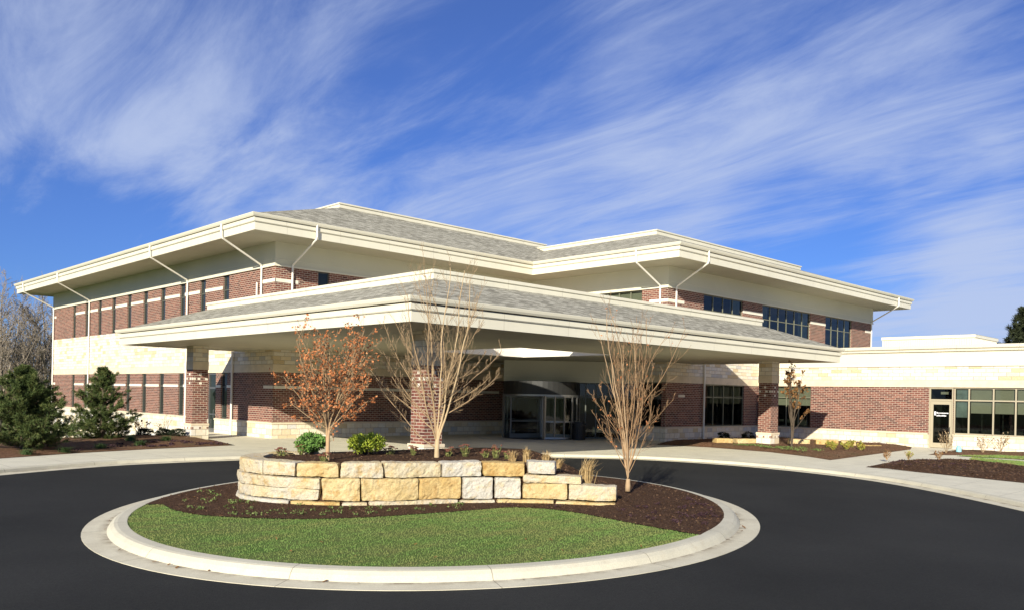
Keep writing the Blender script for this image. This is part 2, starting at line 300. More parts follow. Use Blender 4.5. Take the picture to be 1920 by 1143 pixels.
# ------------------------------------------------------------------ object helpers
OFF = {}
def tag(o, label=None, cat=None, group=None, kind=None):
    if label: o['label'] = label
    if cat: o['category'] = cat
    if group: o['group'] = group
    if kind: o['kind'] = kind
    return o
def thing(name, label, cat, loc=(0, 0, 0), group=None):
    o = bpy.data.objects.new(name, None); C.objects.link(o); o.location = loc; o.empty_display_size = .3
    OFF[o] = Vector(loc); return tag(o, label, cat, group)
class MB:
    def __init__(s): s.v = []; s.f = []; s.uv = []
    def poly(s, pts, uvs=None):
        i = len(s.v); s.v += [tuple(p) for p in pts]; s.f.append(tuple(range(i, i+len(pts))))
        if uvs is None:
            a, b, c = Vector(pts[0]), Vector(pts[1]), Vector(pts[2]); n = (b-a).cross(c-a)
            if n.length < 1e-12 and len(pts) > 3: n = (c-a).cross(Vector(pts[3])-a)
            n = n.normalized() if n.length > 0 else Vector((0, 0, 1))
            if abs(n.z) > .97: uvs = [(p[0], p[1]) for p in pts]
            else:
                tn = Vector((-n.y, n.x, 0)).normalized(); bn = n.cross(tn)
                if bn.z < 0: bn = -bn
                uvs = [(Vector(p).dot(tn), Vector(p).dot(bn)) for p in pts]
        s.uv += uvs
    def box(s, x0, x1, y0, y1, z0, z1, skip=''):
        if 'b' not in skip: s.poly([(x0, y0, z0), (x0, y1, z0), (x1, y1, z0), (x1, y0, z0)])
        if 't' not in skip: s.poly([(x0, y0, z1), (x1, y0, z1), (x1, y1, z1), (x0, y1, z1)])
        s.poly([(x0, y0, z0), (x1, y0, z0), (x1, y0, z1), (x0, y0, z1)]); s.poly([(x1, y1, z0), (x0, y1, z0), (x0, y1, z1), (x1, y1, z1)])
        s.poly([(x0, y1, z0), (x0, y0, z0), (x0, y0, z1), (x0, y1, z1)]); s.poly([(x1, y0, z0), (x1, y1, z0), (x1, y1, z1), (x1, y0, z1)])
    def obox(s, p, d, n, s0, s1, a0, a1, z0, z1):
        """box along wall direction d (s0..s1), along outward normal n (a0..a1), z0..z1"""
        def q(a, b, z): return (p[0]+d[0]*a+n[0]*b, p[1]+d[1]*a+n[1]*b, z)
        c = [q(a, b, z) for z in (z0, z1) for a, b in ((s0, a0), (s1, a0), (s1, a1), (s0, a1))]
        for f in ((0, 1, 2, 3), (7, 6, 5, 4), (0, 4, 5, 1), (1, 5, 6, 2), (2, 6, 7, 3), (3, 7, 4, 0)): s.poly([c[i] for i in f])
    def tube(s, pts, rad, sides=6, cap=True):
        pts = [Vector(p) for p in pts]; k = len(pts); i0 = len(s.v); rad = rad if hasattr(rad, '__len__') else [rad]*k
        ref = None; ln = 0
        for i, p in enumerate(pts):
            d = (pts[min(i+1, k-1)]-pts[max(i-1, 0)]).normalized()
            if ref is None: ref = d.orthogonal().normalized()
            ref = (ref-d*ref.dot(d)); ref = ref.normalized() if ref.length > 1e-6 else d.orthogonal().normalized()
            b = d.cross(ref)
            for j in range(sides):
                a = 2*math.pi*j/sides; s.v.append(tuple(p+(ref*math.cos(a)+b*math.sin(a))*rad[i]))
        for i in range(k-1):
            for j in range(sides):
                a, b = i0+i*sides+j, i0+i*sides+(j+1) % sides
                s.f.append((a, b, b+sides, a+sides)); s.uv += [(j/sides, i), ((j+1)/sides, i), ((j+1)/sides, i+1), (j/sides, i+1)]
        if cap and sides > 3:
            s.f.append(tuple(i0+j for j in range(sides))[::-1]); s.uv += [(0, 0)]*sides
            s.f.append(tuple(i0+(k-1)*sides+j for j in range(sides))); s.uv += [(0, 0)]*sides
    def cyl(s, c, r, z0, z1, n=24, a0=0, a1=2*math.pi, cap=True):
        full = abs(a1-a0-2*math.pi) < 1e-6
        P = [(c[0]+r*math.cos(a0+(a1-a0)*i/n), c[1]+r*math.sin(a0+(a1-a0)*i/n)) for i in range(n+(0 if full else 1))]
        for i in range(n):
            a, b = P[i], P[(i+1) % len(P)]
            s.poly([(a[0], a[1], z0), (b[0], b[1], z0), (b[0], b[1], z1), (a[0], a[1], z1)])
        if cap: s.poly([(a[0], a[1], z1) for a in P]); s.poly([(a[0], a[1], z0) for a in P[::-1]])
    def sweep(s, path, prof, closed=False, inv=False, fac=None):
        """profile (d outward to the right of travel, z) swept along a plan path with mitred corners"""
        P = [Vector(p[:2]) for p in path]; k = len(P); rows = []
        for i in range(k):
            a = P[i-1] if (closed or i) else None; b = P[(i+1) % k] if (closed or i < k-1) else None
            d1 = (P[i]-a).normalized() if a is not None else None; d2 = (b-P[i]).normalized() if b is not None else None
            n1 = Vector((d1.y, -d1.x)) if d1 else None; n2 = Vector((d2.y, -d2.x)) if d2 else None
            f1 = fac[(i-1) % k] if fac else 1; f2 = fac[i % k] if fac else 1
            row = []
            for dd, z in prof:
                if n1 is None: q = P[i]+n2*dd
                elif n2 is None: q = P[i]+n1*dd
                else:
                    den = n1.x*n2.y-n1.y*n2.x; g1 = f1 if dd > 0 else 1; g2 = f2 if dd > 0 else 1
                    if abs(den) < 1e-4: q = P[i]+(n1+n2).normalized()*dd
                    else:
                        e1, e2 = dd*g1, dd*g2; q = P[i]+Vector((e1*n2.y-e2*n1.y, n1.x*e2-n2.x*e1))/den
                row.append((q.x, q.y, z))
            rows.append(row)
        ln = 0; pl = [0]
        for a, b in zip(prof, prof[1:]): pl.append(pl[-1]+math.hypot(b[0]-a[0], b[1]-a[1]))
        for i in range(k if closed else k-1):
            r1, r2 = rows[i], rows[(i+1) % k]; l2 = ln+(P[(i+1) % k]-P[i]).length
            for j in range(len(prof)-1):
                q = [r1[j], r2[j], r2[j+1], r1[j+1]]; u_ = [(ln, pl[j]), (l2, pl[j]), (l2, pl[j+1]), (ln, pl[j+1])]
                s.poly(q, u_)
            ln = l2
        return rows
    def build(s, name, mat, parent=None, smooth=False):
        me = bpy.data.meshes.new(name); off = OFF.get(parent, Vector((0, 0, 0)))
        v = np.array(s.v, dtype=float).reshape(-1, 3)-np.array(off)
        me.from_pydata(v.tolist(), [], s.f)
        if len(s.uv) == len(me.loops):
            ul = me.uv_layers.new(name='UVMap'); ul.data.foreach_set('uv', np.array(s.uv, dtype=np.float32).ravel())
        me.materials.append(M[mat])
        if smooth: me.polygons.foreach_set('use_smooth', [True]*len(me.polygons))
        o = bpy.data.objects.new(name, me); C.objects.link(o)
        if parent is not None: o.parent = parent
        OFF[o] = off; return o
def build_split(mb, name, mat, parent=None):
    """one object per separate piece of the collected faces"""
    key = {}; par = list(range(len(mb.v)))
    def fd(i):
        while par[i] != i: par[i] = par[par[i]]; i = par[i]
        return i
    for i, v in enumerate(mb.v):
        k = tuple(round(x, 3) for x in v)
        if k in key: par[fd(i)] = fd(key[k])
        else: key[k] = i
    for f in mb.f:
        for i in f[1:]: par[fd(i)] = fd(f[0])
    pieces = {}; u0 = 0
    for f in mb.f:
        p = pieces.setdefault(fd(f[0]), MB()); idx = len(p.v); p.v += [mb.v[i] for i in f]; p.f.append(tuple(range(idx, idx+len(f)))); p.uv += mb.uv[u0:u0+len(f)]; u0 += len(f)
    return [p.build(name, mat, parent) for p in pieces.values()]
def struct(o, kind='structure'): o['kind'] = kind; return o

def wallpatch(mb, p0, p1, z0, z1, holes=(), depth=.14):
    """outer skin of a wall from p0 to p1 (outward normal to the right) with holes (s0,s1,za,zb) and their reveals"""
    a, b = Vector(p0), Vector(p1); ln = (b-a).length; d = (b-a)/ln; n = Vector((d.y, -d.x))
    def q(s_, z, dd=0): return (a.x+d.x*s_-n.x*dd, a.y+d.y*s_-n.y*dd, z)
    hs = sorted(h for h in holes if h[3] > z0+1e-4 and h[2] < z1-1e-4); cur = 0
    def quad(s0, s1, za, zb):
        if s1-s0 > 1e-4 and zb-za > 1e-4: mb.poly([q(s0, za), q(s1, za), q(s1, zb), q(s0, zb)])
    for s0, s1, za, zb in hs:
        za_, zb_ = max(za, z0), min(zb, z1)
        quad(cur, s0, z0, z1); quad(s0, s1, z0, za_); quad(s0, s1, zb_, z1); cur = s1
        mb.poly([q(s0, za_), q(s0, za_, depth), q(s0, zb_, depth), q(s0, zb_)]); mb.poly([q(s1, za_, depth), q(s1, za_), q(s1, zb_), q(s1, zb_, depth)])
        if za >= z0: mb.poly([q(s0, za), q(s1, za), q(s1, za, depth), q(s0, za, depth)])
        if zb <= z1: mb.poly([q(s0, zb, depth), q(s1, zb, depth), q(s1, zb), q(s0, zb)])
    quad(cur, ln, z0, z1)

def window(root, p0, p1, s0, s1, z0, z1, mull=(), trans=(), fw=.055, inset=.07, frame='olive_frame', glass='glass', blind=None, back=2.2, name='window'):
    a, b = Vector(p0), Vector(p1); d = (b-a).normalized(); n = Vector((d.y, -d.x))
    f = MB(); A0, A1 = -inset-.07, -inset
    e = .004
    f.obox(a, d, n, s0+e, s1-e, A0, A1, z0+e, z0+fw); f.obox(a, d, n, s0+e, s1-e, A0, A1, z1-fw, z1-e)
    f.obox(a, d, n, s0+e, s0+fw, A0+.002, A1-.002, z0+fw, z1-fw); f.obox(a, d, n, s1-fw, s1-e, A0+.002, A1-.002, z0+fw, z1-fw)
    for mm in mull: f.obox(a, d, n, s0+(s1-s0)*mm-fw/2, s0+(s1-s0)*mm+fw/2, A0+.004, A1+.006, z0+fw, z1-fw)
    for tz in trans: f.obox(a, d, n, s0+fw, s1-fw, A0+.006, A1-.004, tz-fw/2, tz+fw/2)
    fo = f.build(name, frame, root)
    g = MB()
    def q(s_, dd, z): return (a.x+d.x*s_+n.x*dd, a.y+d.y*s_+n.y*dd, z)
    yy = -inset-.035
    g.poly([q(s0, yy, z0), q(s1, yy, z0), q(s1, yy, z1), q(s0, yy, z1)]); g.build('pane', glass, fo)
    if glass == 'glass':
        r_ = MB(); e1, e2 = -inset-.09, -inset-.09-back
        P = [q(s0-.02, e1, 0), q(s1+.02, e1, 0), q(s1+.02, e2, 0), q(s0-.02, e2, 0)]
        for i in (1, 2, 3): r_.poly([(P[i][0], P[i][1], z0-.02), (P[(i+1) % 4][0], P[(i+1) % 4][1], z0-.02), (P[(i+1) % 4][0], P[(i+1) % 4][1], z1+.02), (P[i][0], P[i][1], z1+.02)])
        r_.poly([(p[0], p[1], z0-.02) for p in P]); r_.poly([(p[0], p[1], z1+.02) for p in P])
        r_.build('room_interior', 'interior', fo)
        if blind:
            for (b0, b1, zb, mt) in blind:
                k = MB(); k.obox(a, d, n, b0, b1, -inset-.16, -inset-.14, zb, z1-.03); k.build('blind', mt, fo)
    return fo

def downspout(root, pts, r=.052):
    mb = MB(); mb.tube(pts, r, 8); return mb.build('downspout', 'white_metal', root)
# ------------------------------------------------------------------ ground, road, pavement
EC = (-1.437, 19.419); ERX, ERY = 6.96, 8.55
def sm(a, b, x):
    t_ = min(1, max(0, (x-a)/(b-a))); return t_*t_*(3-2*t_)
def T(u, v): return -.10 - 2.4*sm(1, 34, v)*sm(4.5, -.2, u)*(1-sm(60, 160, v))
mb = MB()
us = [-3000, -1200, -500, -250, -150, -100]+list(range(-80, 84, 4))+[100, 150, 250, 500, 1200, 3000]
vs_ = us
for i in range(len(us)-1):
    for j in range(len(vs_)-1):
        q = [(us[i], vs_[j]), (us[i+1], vs_[j]), (us[i+1], vs_[j+1]), (us[i], vs_[j+1])]
        mb.poly([(a, b, T(a, b)) for a, b in q], [(a, b) for a, b in q])
struct(mb.build('ground', 'far_grass'))
# outer road edge in (right, ahead) metres
ROAD = [(-16.2, -12), (-16.2, 6), (-16.05, 14), (-15.6, 19.5), (-14.68, 23.95), (-13.28, 27.38), (-11.9, 29.1), (-10.17, 30.68), (-7.6, 32.5), (-4.6, 33.9), (-.8, 35.1), (3.23, 35.44), (5.27, 35.3), (7.12, 34.46), (8.7, 33.3), (10.01, 31.88), (11.1, 30.2), (11.94, 28.41), (12.4, 26.6), (12.65, 24.59), (12.75, 22.43), (12.75, 20.5), (12.75, 14), (13.4, 6), (15, -12)]
def smooth_path(P, k=4):
    o = []
    for i in range(len(P)-1):
        p0, p1, p2, p3 = [Vector(P[max(0, min(len(P)-1, i+j))]) for j in (-1, 0, 1, 2)]
        for s_ in range(k):
            t_ = s_/k; o.append(.5*((2*p1)+(p2-p0)*t_+(2*p0-5*p1+4*p2-p3)*t_*t_+(3*p1-p0-3*p2+p3)*t_**3))
    o.append(Vector(P[-1])); return o
RP = [Vector(W(*p)) for p in smooth_path(ROAD, 4)]
mb = MB(); mb.poly([(p.x, p.y, 0) for p in RP]+[(W(15, -30)[0], W(15, -30)[1], 0), (W(-16.2, -30)[0], W(-16.2, -30)[1], 0)])
struct(mb.build('road', 'asphalt'))
# sweeping from right front to left front puts the pavement side (outside of the loop) ... normal to the right of travel
RPL = RP                                            # travelling left-front -> back -> right-front : right side is the road, so negative d = outside
mb = MB(); mb.sweep([tuple(p) for p in RPL], [(.04, -.03), (.04, .006), (-.42, .016)]); struct(mb.build('gutter', 'gutter_pan'))
mb = MB(); mb.sweep([tuple(p) for p in RPL], [(-.42, .01), (-.45, .10), (-.50, .125), (-.64, .13), (-.64, .05)]); struct(mb.build('kerb', 'kerb_concrete'))
off = []
for i, p in enumerate(RPL):
    a, b = RPL[max(0, i-1)], RPL[min(len(RPL)-1, i+1)]; d = (b-a).normalized(); off.append(p-Vector((d.y, -d.x))*.63)
outer_left = [W(*p) for p in ((-19.5, -12), (-19.5, 8), (-19.2, 16), (-18.6, 21), (-17.9, 25.5), (-17.15, 27.96), (-16.09, 30.86), (-14.53, 33.82), (-12.29, 37.13))]
poly = [(p.x, p.y) for p in off]+[(19.3, -60), (30, -60), (30, -10.9), (18.95, -10.9), (18.95, .02), (-.02, .02), (-.02, 8.6), (-1.9, 8.6), (-2.8, 3.2), (-3.2, -.2)]+outer_left[::-1]
mb = MB(); mb.poly([(a, b, .128) for a, b in poly]); struct(mb.build('pavement', 'concrete'))

def bedmesh(name, pts, z0, hump, mat='mulch', step=.35, seed=1, kind='structure'):
    """mounded bed over a plan polygon: triangulated grid clipped by distance to the outline"""
    from mathutils.geometry import delaunay_2d_cdt
    P = [Vector(p) for p in pts]; E_ = [(i, (i+1) % len(P)) for i in range(len(P))]
    def inside(x, y):
        c = False; j = len(P)-1
        for i in range(len(P)):
            if (P[i].y > y) != (P[j].y > y) and x < (P[j].x-P[i].x)*(y-P[i].y)/(P[j].y-P[i].y)+P[i].x: c = not c
            j = i
        return c
    def dist(q):
        b = 9e9
        for i, j in E_:
            a_, c_ = P[i], P[j]; d_ = c_-a_; t_ = max(0, min(1, (q-a_).dot(d_)/max(1e-9, d_.length_squared))); b = min(b, (q-a_-d_*t_).length)
        return b
    Q = list(P); x0, x1 = min(p.x for p in P), max(p.x for p in P); y0, y1 = min(p.y for p in P), max(p.y for p in P)
    rg = random.Random(seed); y = y0
    while y < y1:
        x = x0
        while x < x1:
            q = Vector((x+rg.uniform(-.1, .1), y+rg.uniform(-.1, .1)))
            if inside(q.x, q.y) and dist(q) > step*.4: Q.append(q)
            x += step
        y += step
    r = delaunay_2d_cdt(Q, E_, [], 1, 1e-4)
    vv = []
    for q in r[0]:
        d_ = dist(q); vv.append((q.x, q.y, z0+hump*sm(0, 1.2, d_)+(.05*mn.noise(Vector((q.x*1.3, q.y*1.3, seed))) if d_ > .05 else 0)))
    mb = MB(); mb.v = vv; mb.f = [tuple(f) for f in r[2]]; mb.uv = [(vv[i][0], vv[i][1]) for f in mb.f for i in f]
    o = mb.build(name, mat, smooth=True); o['kind'] = kind; return o, vv, mb.f
BED1 = [(15.2, -12.6), (15.9, -13.9), (16.35, -15.63), (15.9, -19.26), (14.6, -21.9), (13.45, -23.44), (25.84, -22.14), (28.6, -21.2), (29.15, -20.6), (29.15, -11.12), (18.95, -11.12)]
b1o, b1v, b1f = bedmesh('mulch_bed', BED1, .134, .16, 'mulch_light', seed=2)
BED2 = [(11.11, -25.93), (16.5, -25.15), (19.62, -26.88), (17.6, -29.5), (15.5, -32.5), (9.0, -34.2), (9.47, -31.71), (10.4, -28.6)]
b2o, b2v, b2f = bedmesh('mulch_bed', BED2, .134, .14, seed=3)
BED3 = [(21.88, -24.43), (24.51, -24.0), (29.15, -23.6), (29.15, -38), (24, -38), (25.0, -30), (24.9, -26.8)]
b3o, b3v, b3f = bedmesh('mulch_bed', BED3, .134, .08, 'mulch_light', seed=4)
LAWN1 = [(19.68, -26.95), (21.3, -26.6), (20.75, -28.4), (20.0, -31), (16.5, -34), (15.6, -32.4), (17.7, -29.4)]
bedmesh('lawn', LAWN1, .138, .03, 'soil_lawn', seed=5)
LAWN2 = [(22.2, -25.6), (24.8, -26.8), (24.9, -30), (23.9, -38), (21.5, -34), (22.0, -30), (22.6, -28)]
bedmesh('lawn', LAWN2, .138, .03, 'soil_lawn', seed=6)
# left bed running down the bank beside the long façade
LE = smooth_path([(-19.3, 12), (-18.7, 20), (-17.9, 25.5), (-17.15, 27.96), (-16.09, 30.86), (-14.53, 33.82), (-12.29, 37.13)], 6)
mb = MB(); rows = []; NS = 40
def lefth(s_): return .138+.16*math.sin(min(1, s_/7)*math.pi*.5)*sm(0, .8, s_)-(.13*max(0, s_-7.0))
for i, p in enumerate(LE):
    f_ = i/(len(LE)-1); a = sm(.2, 1, f_)
    d = Vector((-.95, .30)).lerp(Vector((-.69, .724)), a).normalized(); row = []
    for j in range(NS+1):
        s_ = 30*(j/NS)**1.5; q = p+d*s_; x, y = W(q.x, q.y)
        row.append((x, y, lefth(s_)*1.0+(.05*mn.noise(Vector((x*1.1, y*1.1, 3))) if j else 0)))
    rows.append(row)
for i in range(len(rows)-1):
    for j in range(NS): mb.poly([rows[i][j], rows[i+1][j], rows[i+1][j+1], rows[i][j+1]], [(p[0], p[1]) for p in (rows[i][j], rows[i+1][j], rows[i+1][j+1], rows[i][j+1])])
struct(mb.build('mulch_bed', 'mulch_light', smooth=True))
# ------------------------------------------------------------------ the island
def ell(t_, k=0.):
    """point of the island outline (k metres inside it), in (right, ahead)"""
    a, b = (ERX-k)*math.cos(t_), (ERY-k)*math.sin(t_)
    return (EC[0]+a*.982+b*.189, EC[1]-a*.189+b*.982)
def ellk(x, y, k):
    x, y = x-EC[0], y-EC[1]; return np.sqrt(((x*.982-y*.189)/(ERX-k))**2+((x*.189+y*.982)/(ERY-k))**2)
NE = 120
ring = [W(*ell(2*math.pi*i/NE)) for i in range(NE)]
mb = MB(); mb.sweep(ring, [(0.0, -.03), (0.0, .008), (-.40, .018)], True); struct(mb.build('island_gutter', 'gutter_pan'))
mb = MB(); mb.sweep(ring, [(-.40, .012), (-.46, .10), (-.52, .148), (-.58, .16), (-.74, .165), (-.74, .05)], True); struct(mb.build('island_kerb', 'kerb_concrete', smooth=False))
KIN = .73
# front line of the retaining wall (right, ahead); arc bulging towards the viewer at its left end
WALL = smooth_path([(-5.15, 21.35), (-5.9, 20.65), (-6.25, 19.7), (-6.1, 18.75), (-5.55, 18.05), (-4.7, 17.62), (-3.6, 17.5), (-2.5, 17.75), (-1.3, 18.25), (-.2, 18.5), (.9, 18.55), (2.35, 18.35)], 6)
def wall_sd(x, y):
    best = (9e9, 0, 0); q = Vector((x, y))
    for i in range(len(WALL)-1):
        a, b = WALL[i], WALL[i+1]; d = b-a; t_ = max(0, min(1, (q-a).dot(d)/d.length_squared)); c = a+d*t_
        l = (q-c).length
        if l < best[0]: best = (l, d.x*(y-a.y)-d.y*(x-a.x), c.x)
    return best[0]*(1 if best[1] > 0 else -1), best[2]
def isl_h(x, y):
    sd_, cx = wall_sd(x, y)
    k = float(ellk(x, y, KIN))
    base = .155+.055*sm(1.0, .55, k)
    top = 1.02*sm(2.6, .3, x) + .40*sm(4.3, 1.6, x)*(1-sm(2.6, .3, x))
    top *= sm(1.0, .70, k) if y > 19.5 or x > .5 else 1
    f_ = sm(.06, .34, sd_) if x < 2.3 else sm(-.8, 1.2, y-18.1)
    if 2.0 < x < 2.7:
        g = (x-2.0)/.7; f_ = sm(.06, .34, sd_)*(1-g)+sm(-.8, 1.2, y-18.1)*g
    if y > 21.5 and x < -5.0: f_ *= sm(-6.4, -4.9, x)
    return base+max(0, top-base)*f_
MUL = smooth_path([(-7.35, 17.6), (-6.6, 16.55), (-5.6, 15.85), (-3.92, 15.55), (-2.61, 16.0), (-1.05, 17.0), (.06, 17.75), (1.06, 17.45), (2.23, 16.2), (3.55, 14.9)], 8)
def t_of(p):   # outline angle of a point near the kerb
    x, y = p[0]-EC[0], p[1]-EC[1]; a = x*.982-y*.189; b = x*.189+y*.982
    return math.atan2(b/ERY, a/ERX)
def arc(t0, t1, n): return [Vector(ell(t0+(t1-t0)*i/n, KIN)) for i in range(n+1)]
tl, tr = t_of(MUL[0]), t_of(MUL[-1])
if tl > 0: tl -= 2*math.pi
nM = len(MUL)-1
MUL[0] = Vector(ell(tl, KIN)); MUL[-1] = Vector(ell(tr, KIN))
front = arc(tl, tr, nM); back = arc(tl+2*math.pi, tr, nM)
def lerpgrid(A, B, rows, dz, name, mat):
    mb = MB(); G = []
    for i in range(len(A)):
        G.append([(W(*(A[i].lerp(B[i], j/rows)))+(isl_h(*(A[i].lerp(B[i], j/rows)))+dz,)) for j in range(rows+1)])
    for i in range(len(A)-1):
        for j in range(rows): mb.poly([G[i][j], G[i+1][j], G[i+1][j+1], G[i][j+1]], [p[:2] for p in (G[i][j], G[i+1][j], G[i+1][j+1], G[i][j+1])])
    return struct(mb.build(name, mat, smooth=True))
lerpgrid(front, MUL, 24, .0, 'lawn', 'soil_lawn')
def refine(P, k): return [P[i].lerp(P[i+1], j/k) for i in range(len(P)-1) for j in range(k)]+[P[-1]]
lerpgrid(refine(MUL, 2), refine(back, 2), 110, .012, 'mulch_bed', 'mulch')

def fast_tris(name, co, mat, verts_per=3):
    """co: (n, k, 3) array, one face each"""
    n, k = co.shape[:2]; me = bpy.data.meshes.new(name); me.vertices.add(n*k); me.vertices.foreach_set('co', co.reshape(-1).astype(np.float32))
    me.loops.add(n*k); me.loops.foreach_set('vertex_index', np.arange(n*k, dtype=np.int32)); me.polygons.add(n)
    me.polygons.foreach_set('loop_start', np.arange(0, n*k, k, dtype=np.int32)); me.polygons.foreach_set('loop_total', np.full(n, k, dtype=np.int32))
    me.update(calc_edges=True); me.validate(); me.materials.append(M[mat])
    o = bpy.data.objects.new(name, me); C.objects.link(o); return o
rs = np.random.RandomState(4)
# grass blades on the island lawn
NB = 70000; pts = []
fi = np.array([[p.x, p.y] for p in front]); mi = np.array([[p.x, p.y] for p in MUL])
lens = np.linalg.norm(fi-mi, axis=1); cell = (lens[:-1]+lens[1:])*np.linalg.norm(fi[1:]-fi[:-1], axis=1); cell /= cell.sum()
idx = rs.choice(len(cell), NB, p=cell); s_ = rs.rand(NB); t_ = rs.rand(NB)
A_ = fi[idx]*(1-s_)[:, None]+fi[idx+1]*s_[:, None]; B_ = mi[idx]*(1-s_)[:, None]+mi[idx+1]*s_[:, None]
P_ = A_*(1-t_)[:, None]+B_*t_[:, None]
kk = ellk(P_[:, 0], P_[:, 1], KIN); xx = np.clip((1.0-kk)/.45, 0, 1)
hz = .155+.055*xx*xx*(3-2*xx)
wx = CAM[0]+P_[:, 0]*SU+P_[:, 1]*CU; wy = CAM[1]-P_[:, 0]*CU+P_[:, 1]*SU
def blades(wx, wy, hz, hmin, hmax, wd):
    n = len(wx); an = rs.rand(n)*2*np.pi; le = rs.uniform(hmin, hmax, n); ln = rs.uniform(0, .6, n)*le; la = rs.rand(n)*2*np.pi
    b = np.stack([wx, wy, hz], 1); sd_ = np.stack([np.cos(an), np.sin(an), np.zeros(n)], 1)*wd
    tip = b+np.stack([np.cos(la)*ln, np.sin(la)*ln, le], 1)
    return np.stack([b-sd_, b+sd_, tip], 1)
tag(fast_tris('grass', blades(wx, wy, hz-.005, .010, .030, .006), 'grass_blade'), 'short green turf growing on the island in front of the stone wall', 'grass', kind='stuff')
def tri_area(pts_):
    a = np.array(pts_); return a
def scatter_poly(pts, n, seed):
    r_ = np.random.RandomState(seed); P = np.array(pts); o = []
    lo, hi = P.min(0), P.max(0)
    while len(o) < n:
        q = lo+(hi-lo)*r_.rand(2); c = False; j = len(P)-1
        for i in range(len(P)):
            if (P[i, 1] > q[1]) != (P[j, 1] > q[1]) and q[0] < (P[j, 0]-P[i, 0])*(q[1]-P[i, 1])/(P[j, 1]-P[i, 1])+P[i, 0]: c = not c
            j = i
        if c: o.append(q)
    return np.array(o)
for pl_ in (LAWN1, LAWN2):
    q = scatter_poly(pl_, 9000, 7); tag(fast_tris('grass', blades(q[:, 0], q[:, 1], np.full(len(q), .155), .03, .07, .02), 'grass_blade'), 'strip of green turf beside the path to the glass side door' if pl_ is LAWN1 else 'strip of green turf closest to the one storey wing', 'grass', kind='stuff')

# bark chips over the mulch
def chips(name, P, Z, smin, smax, mat):
    n = len(P); an = rs.rand(n)*2*np.pi; ti = rs.uniform(-.6, .6, (n, 2)); l = rs.uniform(smin, smax, n); wd = l*rs.uniform(.2, .45, n)
    ax_ = np.stack([np.cos(an)*l, np.sin(an)*l, ti[:, 0]*l], 1); bx_ = np.stack([-np.sin(an)*wd, np.cos(an)*wd, ti[:, 1]*wd], 1)
    c = np.stack([P[:, 0], P[:, 1], Z+.01], 1)
    return fast_tris(name, np.stack([c-ax_-bx_, c+ax_-bx_, c+ax_+bx_, c-ax_+bx_], 1), mat)
for bv_, bf_, n_, lab in ((b1v, b1f, 3500, 'loose brown bark chips in the bed around the right canopy column'), (b2v, b2f, 2500, 'loose dark bark chips in the bed at the right edge')):
    tri = np.array([[bv_[i] for i in f[:3]] for f in bf_]); ar = np.linalg.norm(np.cross(tri[:, 1]-tri[:, 0], tri[:, 2]-tri[:, 0]), axis=1); k = rs.choice(len(tri), n_, p=ar/ar.sum()); r1 = np.sqrt(rs.rand(n_)); r2 = rs.rand(n_)
    q = tri[k, 0]*(1-r1)[:, None]+tri[k, 1]*(r1*(1-r2))[:, None]+tri[k, 2]*(r1*r2)[:, None]
    tag(chips('bark_chips', q[:, :2], q[:, 2], .018, .05, 'mulch_light'), lab, 'mulch', kind='stuff')
isl_poly = [tuple(p) for p in MUL]+[tuple(p) for p in back[::-1]]
q = scatter_poly(isl_poly, 9000, 9); q = q[q[:, 1] < 24]
Z = np.array([isl_h(a, b) for a, b in q]); wq = np.array([W(a, b) for a, b in q])
tag(chips('bark_chips', wq, Z, .012, .045, 'mulch_light'), 'loose dark brown bark chips covering the island bed', 'mulch', kind='stuff')

# ------------------------------------------------------------------ office building
FLOOR2 = 6.45
def foot(e): return [(-e, 37.95+e), (-e, -e), (18.87-e, -e), (18.87-e, -11.06-e), (47.2+e, -11.06-e), (47.2+e, 37.95+e)]
OB = thing('office_building', 'two storey brick and pale stone building with slit windows and deep overhanging eaves', 'building', (0, 0, 0))
VL = [32.5, 29.5, 26.55, 23.6, 20.55, 17.6, 14.65, 11.6, 8.7, 5.65]; HWD = .39
VLOW = [v for v in VL if abs(v-8.7) > .1]
e3 = [(22.59, 27.13), (29.63, 36.49), (38.88, 43.39)]
def holes(edge, e, level):
    F = foot(e); o = []
    if edge == 0:
        y0 = F[0][1]
        if level == 1: o = [(y0-v-HWD, y0-v+HWD, .95, 3.55) for v in VLOW]+[(y0-7.78, y0-6.70, .13, 3.55)]
        else: o = [(y0-v-HWD, y0-v+HWD, FLOOR2, 9.0) for v in VL]
    if edge == 1 and level == 2: o = [(2.51-F[1][0], 3.2-F[1][0], 6.6, 9.0)]
    if edge == 2: o = [(F[2][1]+9.15, F[2][1]+10.75, .95, 3.55)] if level == 1 else [(F[2][1]+5.65, F[2][1]+9.2, 6.6, 9.0)]
    if edge == 3: o = [(22.8-F[3][0], 27.5-F[3][0], .95, 3.55)] if level == 1 else [(a-F[3][0], b-F[3][0], 6.6, 9.0) for a, b in e3]
    return sorted(o)
VL_ = Vector(W(-.5, 49.7)); tt = (18.87-VL_.x)/SU; VR_ = Vector((18.87, VL_.y-CU*tt)); VA_ = Vector((16.4, 0))     # entrance vestibule front
def ground_edges(e):
    F = foot(e)
    return [(0, F[0], F[1]), (1, F[1], (VA_.x, -e)), (2, (18.87-e, VR_.y), F[3]), (3, F[3], (29.15, -11.06-e))]
def band(name, mat, e, z0, z1, level):
    mb = MB(); F = foot(e)
    if level == 1:
        for i, a, b in ground_edges(e):
            hs = holes(i, e, 1)
            if i == 2: hs = [(h[0]+(VR_.y-F[2][1]), h[1]+(VR_.y-F[2][1]), h[2], h[3]) for h in hs]
            wallpatch(mb, a, b, z0, z1, hs, .16+e)
    else:
        for i in range(6): wallpatch(mb, F[i], F[(i+1) % 6], z0, z1, holes(i, e, level) if level else (), .16+e)
    return build_split(mb, name, mat, OB)
band('stone_base', 'ashlar_large', .05, -3, .87, 1)
mb = MB()
